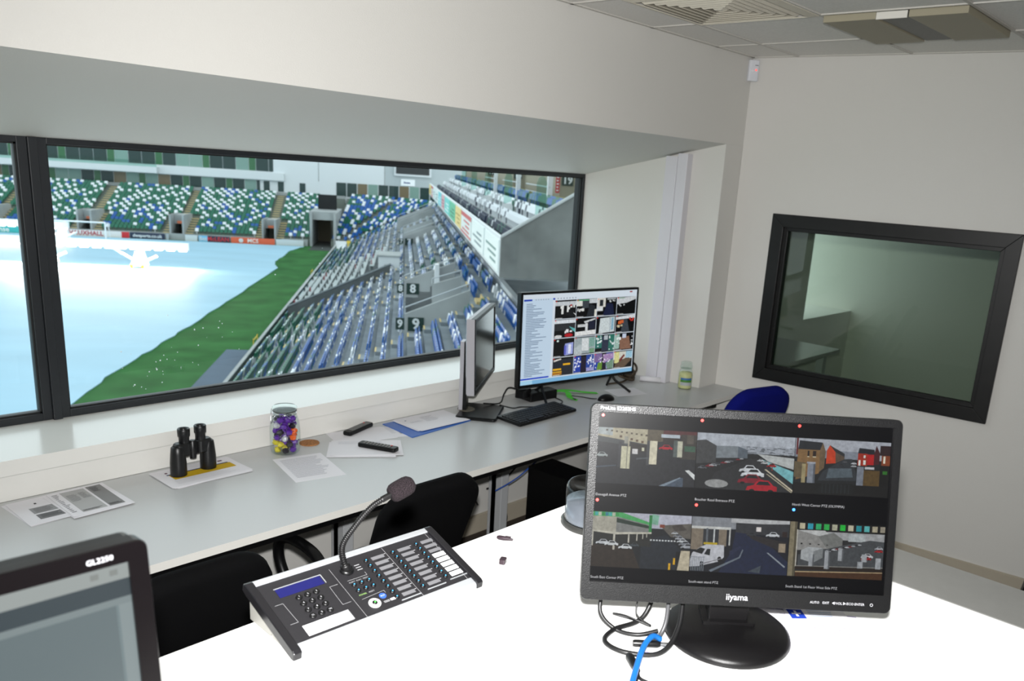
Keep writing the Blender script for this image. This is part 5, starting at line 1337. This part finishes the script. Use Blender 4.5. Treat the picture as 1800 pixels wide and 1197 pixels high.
# aisle steps with pale nosings
for a in AISLES:
    am = MB()
    for i in range(NROW):
        if in_hole(a, i): continue
        am.box(row_g(i)+0.05, a-0.5, row_z(i), row_g(i)+0.40, a+0.5, row_z(i)+0.19)
        am.box(row_g(i)+0.02, a-0.5, row_z(i)+0.19, row_g(i)+0.10, a+0.5, row_z(i)+0.205, mi=1)
    tag(obj('aisle_steps', am, [conc, tan], X=ST), 'stepped concrete aisle with buff nosings between seat blocks of the lower tier', 'steps', 'aisles of the lower tier')
# vomitory walls
def rakewall(name, label, s, i0, i1, h=1.1, sgn=None, th=0.24):
    t = thing(name, label, 'wall', X=ST)
    g0, g1 = row_g(i0)-0.1, row_g(i1+1)
    z0, z1 = row_z(i0)-0.35, row_z(i1)+0.1
    mb = MB()
    mb.add([(g0, s, z0-3.0), (g1, s, z0-3.0), (g1, s, z1+h), (g0, s, z0+h+0.3), (g0, s+th, z0-3.0), (g1, s+th, z0-3.0), (g1, s+th, z1+h), (g0, s+th, z0+h+0.3)],
           [(0, 1, 2, 3), (7, 6, 5, 4), (0, 4, 5, 1), (1, 5, 6, 2), (2, 6, 7, 3), (3, 7, 4, 0)])
    obj('wall_slab', mb, conc_l, t)
    obj('handrail', MB().tube([(g0, s+th/2, z0+h+0.62), (g1, s+th/2, z1+h+0.32)], 0.035, 8).tube([(g0, s+th/2, z0+h+0.3), (g0, s+th/2, z0+h+0.62)], 0.03, 6).tube([(g1, s+th/2, z1+h), (g1, s+th/2, z1+h+0.32)], 0.03, 6), rail_m, t)
    if sgn:
        sb = obj('sign_board', MB().box(g0+0.15, s-0.05, z0+h-0.55, g0+0.95, s-0.005, z0+h+0.15), mat('sign_green', (14, 46, 40), 0.5), t)
        obj('sign_digit', MB().text(sgn, 0.75, X=T(g0+0.55, s-0.06, z0+h-0.2) @ RX(math.pi/2), align='CENTER', bold=0.03), white_p, sb)
        sb2 = obj('sign_board', MB().box(g0-0.45, s-0.02, z0+h-0.5, g0-0.02, s+0.03, z0+h+0.1), mat('sign_green'), t)
        obj('sign_digit', MB().text(sgn, 0.55, X=T(g0-0.235, s-0.03, z0+h-0.2) @ RX(math.pi/2), align='CENTER', bold=0.03), white_p, sb2)
    return t
rakewall('vomitory_wall', 'sloping concrete entrance wall with a number 9 sign', 42.0, 13, 16, sgn='9')
rakewall('vomitory_wall', 'sloping concrete entrance wall with a number 8 sign', 54.4, 13, 16, sgn='8')
rakewall('vomitory_wall', 'short middle wall inside the entrance between signs 8 and 9', 48.3, 15, 16, h=1.0)
rakewall('vomitory_wall', 'distant sloping concrete entrance wall beyond the press seats', 88.0, 13, 16, sgn='7')
rakewall('vomitory_wall', 'far side wall of the distant concrete entrance', 98.0, 13, 16)
rakewall('vomitory_wall', 'broad concrete entrance wall near the curved corner', 112.0, 12, 17, h=1.3)
rakewall('vomitory_wall', 'last concrete entrance wall before the curved corner', 121.0, 12, 17, h=1.3)
for s in (42.5, 49.0):
    ts = thing('timber_steps', 'buff steps rising at the back of the '+('number 9 entrance' if s < 45 else 'middle entrance'), 'steps', X=ST)
    for q_ in range(3): obj('step', MB().box(row_g(17)+0.1+0.3*q_, s, row_z(16)+0.1, row_g(17)+0.4+0.3*q_, s+1.4, row_z(16)+0.35+0.2*q_), tan, ts)
tag(obj('white_stair_cheek', MB().add([(2.05, 53.4, 4.2), (2.5, 53.4, 4.2), (2.4, 53.4, 7.9), (2.15, 53.4, 7.9), (2.05, 54.3, 4.2), (2.5, 54.3, 4.2), (2.4, 54.3, 7.9), (2.15, 54.3, 7.9)], [(0, 1, 2, 3), (7, 6, 5, 4), (0, 4, 5, 1), (1, 5, 6, 2), (2, 6, 7, 3), (3, 7, 4, 0)]), white_p, X=ST), 'white tapered pier in front of the number 8 wall', 'pier')
# low white kerb and path at the back of the lower tier
tag(obj('white_kerb', MB().box(5.28, 22, row_z(19), 5.54, 128, row_z(19)+0.24), white_p, X=ST), 'long white kerb behind the last row of the lower tier', 'kerb')

# ---------------------------------------------------------------- press seats: raked white desks behind a dark side wall
pb = thing('press_side_wall', 'dark sloping wall along the near side of the press seats', 'wall', X=ST)
g0, g1, z0, z1 = row_g(1)-0.2, row_g(11)+0.4, row_z(1), row_z(11)
obj('wall_slab', MB().add([(g0, 71.5, z0-0.6), (g1, 71.5, z1-0.6), (g1, 71.5, z1+0.75), (g0, 71.5, z0+0.75), (g0, 71.7, z0-0.6), (g1, 71.7, z1-0.6), (g1, 71.7, z1+0.75), (g0, 71.7, z0+0.75)],
    [(0, 1, 2, 3), (7, 6, 5, 4), (0, 4, 5, 1), (1, 5, 6, 2), (2, 6, 7, 3), (3, 7, 4, 0)]), conc_d, pb)
obj('coping', MB().tube([(g0, 71.6, z0+0.85), (g1, 71.6, z1+0.85)], 0.10, 8), mat('wall_cap', (104, 112, 116), 0.7), pb)
desk_w = mat('press_desk', (158, 168, 168), 0.5)
mar = mat('maroon', (140, 24, 46), 0.5)
for i in range(1, 11):
    t = thing('press_desk', 'long pale press desk with dark screens in the lower tier', 'desk', X=ST, group='press desks')
    zz, gg = row_z(i), row_g(i)
    d0 = 77.2 if i >= 9 else 72.2
    obj('top', MB().box(gg, d0, zz+0.72, gg+0.4, 91.5, zz+0.77), desk_w, t)
    obj('front', MB().box(gg, d0, zz+0.35, gg+0.05, 91.5, zz+0.72), desk_w, t)
    for q_ in range(1 if i >= 9 else 0, 4): obj('support', MB().box(gg+0.02, 72.4+6.2*q_, zz, gg+0.3, 72.5+6.2*q_, zz+0.72), desk_w, t)
    for q_ in range(2 if i >= 9 else 0, 7):
        if rs_.random() < 0.75: obj('screen', MB().box(gg+0.1, 73.1+2.6*q_, zz+0.77, gg+0.16, 73.9+2.6*q_, zz+1.12), mat('press_screen', (26, 34, 36), 0.4) if rs_.random() < 0.8 else mar, t)
    obj('rail', MB().tube([(gg+0.02, d0, zz+1.15), (gg+0.02, 91.5, zz+1.15)], 0.03, 6), rail_m, t)
cb = thing('camera_cabin', 'pale cabin at the top of the press seats', 'cabin', X=ST)
zc_ = row_z(9)
obj('walls', MB().box(-1.9, 73.2, zc_, -1.8, 76.5, zc_+2.1).box(-0.2, 73.2, zc_, -0.1, 76.5, zc_+2.1).box(-1.9, 76.4, zc_, -0.1, 76.5, zc_+2.1)
    .box(-1.9, 73.1, zc_, -1.4, 73.2, zc_+2.1).box(-0.6, 73.1, zc_, -0.1, 73.2, zc_+2.1).box(-1.4, 73.1, zc_, -0.6, 73.2, zc_+0.8).box(-1.4, 73.1, zc_+1.4, -0.6, 73.2, zc_+2.1), white_p, cb)
obj('roof', MB().box(-2.0, 73.0, row_z(9)+2.1, 0.0, 76.7, row_z(9)+2.2), conc_l, cb)

# ---------------------------------------------------------------- upper tier on the near side
US0, US1 = 34.0, 129.0
up_ = MB()
for k_ in range(5): up_.box(UG+0.85*k_-0.55*(k_ == 0), US0+0.3, UZ+0.52*k_-0.5, UG+0.85*(k_+1)+0.01, US1, UZ+0.52*k_)
up_.box(4.17, US0+0.31, 9.60, 9.29, US1, 9.95)
struct('terrace_upper', up_, conc_l, X=ST)
ewl = thing('stand_end_wall', 'large dark grey concrete end wall of the upper tier', 'wall', X=ST)
n_ = [(4.0, 9.70), (9.6, 9.70), (9.6, 15.0), (7.05, 13.25), (4.0, 11.32)]
ew = MB(); ew.add([(x, US0, z) for x, z in n_]+[(x, US0+0.3, z) for x, z in n_], [tuple(range(5)), tuple(range(9, 4, -1))]+[(i, i+5, (i+1) % 5+5, (i+1) % 5) for i in range(5)])
obj('slab', ew, mat('weathered_concrete', (100, 103, 101), 0.85, noise=0.3, nscale=0.8), ewl)
cpm = MB(); cpm.add([(x, US0-0.06, z) for x, z in ((4.0, 11.32), (7.05, 13.25), (9.6, 15.0))]+[(x, US0+0.36, z) for x, z in ((4.0, 11.32), (7.05, 13.25), (9.6, 15.0))]+[(x, US0-0.06, z+0.08) for x, z in ((4.0, 11.32), (7.05, 13.25), (9.6, 15.0))]+[(x, US0+0.36, z+0.08) for x, z in ((4.0, 11.32), (7.05, 13.25), (9.6, 15.0))],
    [(0, 1, 7, 6), (1, 2, 8, 7), (6, 7, 10, 9), (7, 8, 11, 10), (9, 10, 4, 3), (10, 11, 5, 4), (0, 6, 9, 3), (2, 5, 11, 8)])
obj('coping', cpm, conc_l, ewl)
# parapet with advertising panels
pp = thing('advert_parapet', 'long parapet with coloured advertising panels below the upper tier', 'parapet', X=ST)
obj('parapet_wall', MB().box(4.0, US0+0.38, 9.70, 4.16, US1, 11.30), white_p, pp)
advs = [((232, 240, 238), (60, 120, 120)), ((232, 240, 238), (90, 120, 130)), ((222, 228, 226), (196, 50, 60)), ((232, 206, 130), (170, 140, 50)), ((90, 190, 150), (20, 110, 80)), ((110, 206, 200), (232, 240, 238)), ((216, 170, 176), (150, 60, 90)), ((120, 206, 214), (230, 240, 240))]
s = US0+0.6
k_ = 0
while s < US1-8:
    Lp = 6.6+1.2*(k_ % 3)
    base, ink = advs[k_ % len(advs)]
    pnl = obj('advert_panel', MB().box(3.955, s, 9.86, 3.998, s+Lp-0.5, 11.18), mat('advert_%d' % (k_ % len(advs)), base, 0.5), pp)
    ib = MB()
    im = mat('advert_ink_%d' % (k_ % len(advs)), ink, 0.5)
    if k_ % len(advs) == 2: ib.box(3.945, s, 10.92, 3.954, s+Lp-0.5, 11.18).box(3.945, s, 9.86, 3.954, s+Lp-0.5, 9.98)
    for q_ in range(3): ib.box(3.945, s+Lp*0.15, 10.1+0.27*q_, 3.954, s+Lp*(0.5+0.15*((q_+k_) % 3)), 10.2+0.27*q_)
    obj('advert_print', ib, im, pnl)
    s += Lp; k_ += 1
# back wall, fins with signs, banner, rails, glass screens
struct('wall_upper', MB().box(9.3, US0+0.3, 9.7, 9.6, US1, 17.0), mat('beige_block', (142, 138, 120), 0.8, noise=0.08, nscale=0.4), X=ST)
for s, sg in ((45.6, '19'), (65.8, '18'), (86.0, '17')):
    t = thing('block_sign', {'19': 'dark number 19 sign on a beige fin beside the red banner', '18': 'dark number 18 sign on the second beige fin of the upper tier', '17': 'dark number 17 sign on the farthest beige fin'}[sg], 'sign', X=ST)
    obj('fin', MB().box(8.40, s, 12.5, 9.29, s+0.35, 16.0), mat('beige_block'), t)
    bd = obj('board', MB().box(8.48, s-0.05, 13.36, 9.10, s-0.005, 13.90), mat('sign_green'), t)
    obj('digits', MB().text(sg, 0.55, X=T(8.79, s-0.06, 13.63) @ RX(math.pi/2), align='CENTER', bold=0.03), white_p, bd)
t = thing('red_banner', 'narrow red banner with white marks hanging beside the number 19 sign', 'banner', X=ST)
obj('cloth', MB().box(8.14, 45.50, 12.95, 8.36, 45.53, 14.2), mat('banner_red', (176, 26, 34), 0.6), t)
mk_ = MB()
for q_ in range(6): mk_.box(8.19, 45.485, 13.05+0.17*q_, 8.30-0.02*(q_ % 2), 45.495, 13.12+0.17*q_)
obj('white_marks', mk_, white_p, t)
for s, g_ in ((46.3, 7.85), (57.5, 7.6), (70.0, 7.4)):
    pl = thing('white_post', 'pale post with steel rails standing in the upper tier', 'post', X=ST, group='posts of the upper tier')
    obj('shaft', MB().box(g_, s, 11.6, g_+0.28, s+0.3, 16.0), white_p, pl)
    obj('rail', MB().tube([(g_+0.1, s, 13.2), (g_+0.1, s+9.0, 13.2)], 0.04, 6).tube([(g_+0.1, s, 12.8), (g_+0.1, s+9.0, 12.8)], 0.03, 6), rail_m, pl)
for s in (40.0, 53.0, 66.0, 79.0, 92.0):
    gs_ = thing('glass_screen', 'rounded frosted glass screen beside an upper tier aisle', 'screen', X=ST, group='glass screens of the upper tier')
    mb = MB()
    pr = [(6.25, 11.9), (6.75, 12.1), (6.75, 13.5), (6.65, 13.75), (6.5, 13.82), (6.35, 13.75), (6.25, 13.5)]
    mb.add([(x, s, z) for x, z in pr]+[(x, s+0.03, z) for x, z in pr], [tuple(range(7)), tuple(range(13, 6, -1))]+[(i, i+7, (i+1) % 7+7, (i+1) % 7) for i in range(7)])
    obj('pane', mb, pane_mat('screen_glass', (0.72, 0.86, 0.82), 0.05), gs_)
    obj('base_post', MB().box(6.2, s-0.04, 11.2, 6.8, s+0.07, 11.95), white_p, gs_)
yb = MB(); yb.box(8.2, US0+0.4, UZ+2.08, 8.35, US1, UZ+2.35)
tag(obj('yellow_step_band', yb, mat('mustard', (150, 140, 60), 0.7), X=ST), 'long mustard step edge along the back of the upper tier', 'step edge')

# ---------------------------------------------------------------- end stand
et = MB()
for j in range(NE):
    cuts = [-76.0]
    if j < 7:
        for a in sorted(EG): cuts += [a-0.83, a+0.83]        # open passages of the entrances
    cuts.append(-14.4)
    for x0_, x1_ in zip(cuts[0::2], cuts[1::2]): et.box(x0_, er_s(j), -0.2, x1_, er_s(j)+0.81, er_z(j))
et.box(-76, er_s(NE), -0.2, -12.1, 158.2, er_z(NE-1)+0.1)
et.box(-10.95, er_s(NE), -0.2, -10.0, 158.2, er_z(NE-1)+0.1)
et.box(-12.1, er_s(NE), 4.0, -10.95, 158.2, er_z(NE-1)+0.1)
struct('terrace_end', et, mat('end_concrete', (112, 120, 112), 0.85), X=ST)
co = MB()
for j in range(NE):
    r0 = 4.0+0.86*j-0.42
    pts = []
    for (rr, rev_) in ((r0, False), (r0+0.87, True)):
        a = [(CG+rr*math.sin(math.radians(x)), CS+rr*math.cos(math.radians(x))) for x in range(6, 93, 6)]
        pts += a[::-1] if rev_ else a
    co.prism(pts[::-1], -0.2, 0.9+0.345*j)
struct('terrace_corner', co, mat('end_concrete'), X=ST)
struct('ground_apron', MB().box(-140, 139.6, -0.3, 14, 170, -0.1), conc, X=ST)
for a in EG:
    sm_ = MB()
    for j in range(6, NE): sm_.box(a-0.55, er_s(j)+0.02, er_z(j), a+0.55, er_s(j)+0.78, er_z(j)+0.06)
    for j in range(0, 7):
        for e_ in (-1, 1): sm_.box(a+e_*1.65-0.55, er_s(j)+0.02, er_z(j), a+e_*1.65+0.55, er_s(j)+0.78, er_z(j)+0.06)
    sm_.box(a-2.2, er_s(6), er_z(6), a+2.2, er_s(6)+0.8, er_z(6)+0.07)
    tag(obj('buff_aisle', sm_, tan, X=ST), 'buff forked aisle dividing the end stand seat blocks', 'steps', 'aisles of the end stand')
    t = thing('end_entrance', 'small concrete entrance at the foot of an end stand aisle', 'entrance', X=ST, group='entrances of the end stand')
    for e_ in (-1, 1): obj('cheek_wall', MB().box(a+e_*0.95-0.12, 140.9, -0.2, a+e_*0.95+0.12, er_s(6), er_z(6)+0.9), conc_l, t)
    obj('lintel', MB().box(a-1.05, 143.4, 2.3, a+1.05, er_s(7), er_z(6)+0.75), conc_l, t)
    obj('notice', MB().box(a-0.45, 143.3, 2.35, a+0.45, 143.4, 2.75), mat('orange_notice', (236, 130, 90), 0.6), t)
# low front wall and advertising boards
struct('wall_end', MB().box(-76, 140.5, -0.2, -22.8, 140.8, 1.0).box(-18.8, 140.5, -0.2, -14.8, 140.8, 1.0), conc_l, X=ST)
def board(label, g0, g1, base, text, ink, size=0.72, extra=None, h=0.92):
    t = thing('advert_board', label, 'advert board', X=ST)
    obj('panel', MB().box(g0, 140.0, 0.0, g1, 140.12, h), mat('board_%d_%d_%d' % base, base, 0.5), t)
    if extra: obj('accent', MB().box(extra[0], 139.97, 0.0, extra[1], 139.995, h), mat('board_%d_%d_%d' % extra[2], extra[2], 0.5), t)
    if text: obj('lettering', MB().text(text, size, X=T((g0+g1)/2 if not extra else extra[3], 139.96, h/2) @ RX(math.pi/2), align='CENTER', bold=0.02), mat('board_ink_%d_%d_%d' % ink, ink, 0.5), t)
    return t
board('teal advert board with white lettering left of the goal', -64.0, -55.5, (60, 186, 190), 'Hisense', (240, 246, 246), 1.05)
board('white and red advert board behind the goal', -52.6, -41.3, (236, 232, 232), 'VAUXHALL', (180, 40, 60), 0.95, (-42.4, -41.3, (206, 40, 50), -47.4))
board('dark navy advert board with a white web address', -41.2, -36.2, (30, 44, 72), 'dwsports.co.uk', (240, 244, 248), 0.68)
board('plain grey board left of the middle entrance', -36.0, -35.6-0.0, (170, 176, 180), None, (0, 0, 0))
board('white boards to the right of the middle entrance', -33.2, -31.4, (206, 212, 214), None, (0, 0, 0))
board('navy advert board with red name lettering', -31.2, -26.6, (28, 40, 64), 'McLEAN', (206, 50, 56), 0.9, (-31.2, -29.9, (120, 190, 226), -28.3))
bet_ = [o_ for o_ in bpy.data.objects if o_.name.startswith('advert_board') and 'red name' in o_.get('label', '')][0]
obj('lettering', MB().text('Bet', 0.8, X=T(-30.55, 139.95, 0.46) @ RX(math.pi/2), align='CENTER', bold=0.02), white_p, bet_)
orange_ = board('orange advert board with white lettering and a round logo', -26.4, -19.8, (224, 98, 62), 'MCS', (246, 240, 236), 0.85)
board('white board right of the orange advert', -19.6, -15.4, (206, 212, 214), None, (0, 0, 0))
obj('logo_disc', MB().lathe([(0.34, 0), (0.34, 0.02)], 18, X=T(-24.9, 139.99, 0.46) @ RX(math.pi/2)), white_p, orange_)
# corner tunnel
tn = thing('corner_tunnel', 'concrete vehicle tunnel with a lit doorway between end stand and corner', 'tunnel', X=ST)
for x in (-14.45, -10.75): obj('side_wall', MB().box(x, 140.6, -0.2, x+0.35, 153, 5.3), conc_l, tn)
obj('lintel', MB().box(-14.6, 141.6, 4.2, -10.2, 153, 5.5), conc_l, tn)
obj('back', MB().box(-14.1, 150.5, -0.2, -11.95, 150.7, 4.2).box(-11.15, 150.5, -0.2, -10.75, 150.7, 4.2).box(-11.95, 150.5, 3.8, -11.15, 150.7, 4.2), mat('tunnel_tan', (110, 100, 76), 0.8), tn)
obj('floor_strip', MB().box(-14.1, 134.5, 0.0, -10.75, 150.5, 0.02), mat('dark_mat', (46, 52, 50), 0.9), tn)
tag(obj('black_netting', MB().box(-13.7, 147.0, 5.6, -10.7, 147.3, 8.0), mat('black_net', (22, 26, 28), 0.9), X=ST), 'black covered seat block above the corner tunnel', 'cover')
tag(obj('white_barrier', MB().box(-10.3, 138.8, -0.05, -8.6, 139.3, 1.2), white_p, X=ST), 'white barrier at the foot of the curved corner', 'barrier')
tag(obj('yellow_barrier', MB().box(-8.55, 138.8, -0.05, -8.0, 139.3, 1.3), yel, X=ST), 'yellow barrier beside the white one at the corner', 'barrier')
# goal
gl_ = thing('football_goal', 'white football goal at the far end of the pitch', 'goal', X=ST)
wpost = mat('goal_white', (244, 246, 248), 0.4)
for x in (-50.9, -43.58): obj('post', MB().tube([(x, 136.6, 0.06), (x, 136.6, 2.44)], 0.11, 10), wpost, gl_)
obj('crossbar', MB().tube([(-51.0, 136.6, 2.44), (-43.48, 136.6, 2.44)], 0.11, 10), wpost, gl_)
for x in (-50.9, -43.58): obj('back_stay', MB().tube([(x, 136.6, 2.44), (x, 138.2, 2.3), (x, 138.4, 0.12)], 0.05, 8), wpost, gl_)
# pitch grow-light rigs
lampw = mat('lamp_face', (255, 244, 225), 0.5, emit=(255, 240, 215), estr=9.0)
def rig(label, g0, g1, s, zz, carts, power):
    t = thing('grow_light_rig', label, 'light rig', X=ST)
    obj('boom', MB().box(g0, s-0.25, zz, g1, s+0.25, zz+0.85), wpost, t)
    n = int((g1-g0)/1.3)
    for i in range(n):
        x = g0+(i+0.5)*(g1-g0)/n
        obj('lamp', MB().box(x-0.4, s-0.24, zz-0.12, x+0.4, s+0.24, zz-0.002), lampw, t)
    for c in carts:
        obj('cart', MB().add([(c-0.7, s-1.6, 0.25), (c+0.9, s-1.6, 0.25), (c+0.35, s-0.2, 2.3), (c-0.25, s-0.2, 2.3), (c-0.7, s+0.4, 0.25), (c+0.9, s+0.4, 0.25), (c+0.35, s+0.2, 2.3), (c-0.25, s+0.2, 2.3)], [(0, 1, 2, 3), (7, 6, 5, 4), (0, 4, 5, 1), (1, 5, 6, 2), (2, 6, 7, 3), (3, 7, 4, 0)]), wpost, t)
        obj('strut', MB().tube([(c-3.2, s, zz+0.1), (c-0.3, s-0.8, 0.8)], 0.14, 8).tube([(c+0.4, s-0.8, 0.6), (c+2.2, s-1.2, 1.5)], 0.14, 8), wpost, t)
        for e_ in (-0.5, 0.7): obj('wheel', MB().lathe([(0.12, -0.12), (0.26, -0.1), (0.26, 0.1), (0.12, 0.12)], 12, X=T(c+e_, s-1.7, 0.31) @ RY(math.pi/2)), mat('wheel_yellow', (206, 150, 40), 0.6), t)
    if power:
        L_ = bpy.data.lights.new('grow_lamps', 'AREA')
        L_.shape = 'RECTANGLE'; L_.size = g1-g0; L_.size_y = 0.5; L_.energy = power; L_.color = (1.0, 0.90, 0.74)
        lo = bpy.data.objects.new('grow_lamps', L_)
        COL.objects.link(lo); lo.parent = t
        lo.matrix_local = T((g0+g1)/2, s-0.6, zz-0.2) @ RX(math.radians(-58))
    return t
rig('white grow-light boom with carts in front of the goal, lighting the sheet', -45.2, -24.9, 106.5, 2.2, (-40.2, -30.4), 8000)
rig('farther white grow-light boom beside the goal', -64.0, -46.6, 131.0, 1.9, (-47.4,), 2500)

# ---------------------------------------------------------------- glazed building behind the end stand
fc = thing('glazed_building', 'white and green glazed stand building behind the goal', 'building', X=ST)
FS = 158.2
gl_dark = mat('facade_glass', (36, 58, 56), 0.2, spec=0.4)
gl_green = mat('facade_green', (50, 100, 62), 0.3)
gl_mix = [gl_dark, gl_dark, gl_dark, mat('facade_pale', (120, 150, 140), 0.25), gl_dark, mat('facade_amber', (112, 98, 72), 0.3)]
obj('wall', MB().box(-84, FS, -0.2, -12.1, FS+0.4, 18).box(-10.95, FS, -0.2, 14, FS+0.4, 18).box(-12.1, FS, 4.0, -10.95, FS+0.4, 18), white_p, fc)
for (z0, z1, ga, gb, st_) in ((10.95, 13.9, -82, -22.3, 2.15), (7.55, 9.45, -82, -24.6, 2.0)):
    x, q_ = ga, 0
    while x < gb-0.5:
        w_ = st_ if q_ % 4 != 1 else st_*0.55
        obj('window_pane', MB().box(x+0.04, FS-0.06, z0, min(x+w_, gb)-0.04, FS-0.01, z1), gl_green if q_ % 4 == 1 else gl_mix[rs_.randrange(5 if z0 > 10 else 6)], fc)
        x += w_; q_ += 1
    obj('transom', MB().box(ga, FS-0.1, z1-0.08, gb, FS-0.005, z1+0.05), white_p, fc)
obj('balcony_band', MB().box(-82, FS-0.6, 9.5, -20.5, FS, 10.75), white_p, fc)
obj('balcony_front', MB().box(-82, FS-2.2, 9.55, -41.0, FS-0.5, 10.55), white_p, fc)
obj('balustrade', MB().box(-82, FS-2.1, 10.55, -41.0, FS-2.06, 11.5), pane_mat('screen_glass'), fc)
obj('parapet', MB().box(-82, FS-0.5, 7.0, -10, FS-0.1, 7.5), conc_l, fc)
for x in (-24.0, -21.6, -17.9): obj('door_pane', MB().box(x, FS-0.06, 7.6, x+1.0, FS-0.01, 9.3), gl_dark, fc)
x, q_ = -11.6, 0
while x < 12:
    obj('window_pane', MB().box(x+0.05, FS-0.06, 7.4, x+1.75, FS-0.01, 9.8), [gl_dark, gl_dark, mat('facade_amber'), mat('facade_pale')][q_ % 4], fc); x += 1.85; q_ += 1
obj('joint', MB().box(-14.7, FS-0.02, 9.8, -14.55, FS-0.003, 18).box(-3.2, FS-0.02, 9.8, -3.0, FS-0.003, 18), conc_l, fc)
obj('grey_panel', MB().box(-3.0, FS-0.03, 9.85, 13, FS-0.004, 18), mat('pale_grey_panel', (176, 184, 186), 0.6), fc)
bs = thing('big_screen', 'black stadium screen hanging on the pale wall', 'screen', X=ST)
obj('frame', MB().box(-1.4, FS-0.5, 11.65, 5.2, FS-0.05, 16.2), white_p, bs)
obj('display', MB().box(-1.1, FS-0.56, 12.0, 4.85, FS-0.49, 16.0), mat('screen_dark', (34, 38, 40), 0.4), bs)
wsn = thing('sponsor_sign', 'white sign with a short blue word below the big screen', 'sign', X=ST)
obj('panel', MB().box(-0.2, FS-0.2, 9.95, 2.3, FS-0.05, 11.1), wpost, wsn)
obj('blue_mark', MB().box(0.3, FS-0.215, 10.36, 1.45, FS-0.2, 10.56).box(0.35, FS-0.215, 10.60, 0.55, FS-0.2, 10.68), mat('sign_ink_blue', (40, 60, 120), 0.5), wsn)
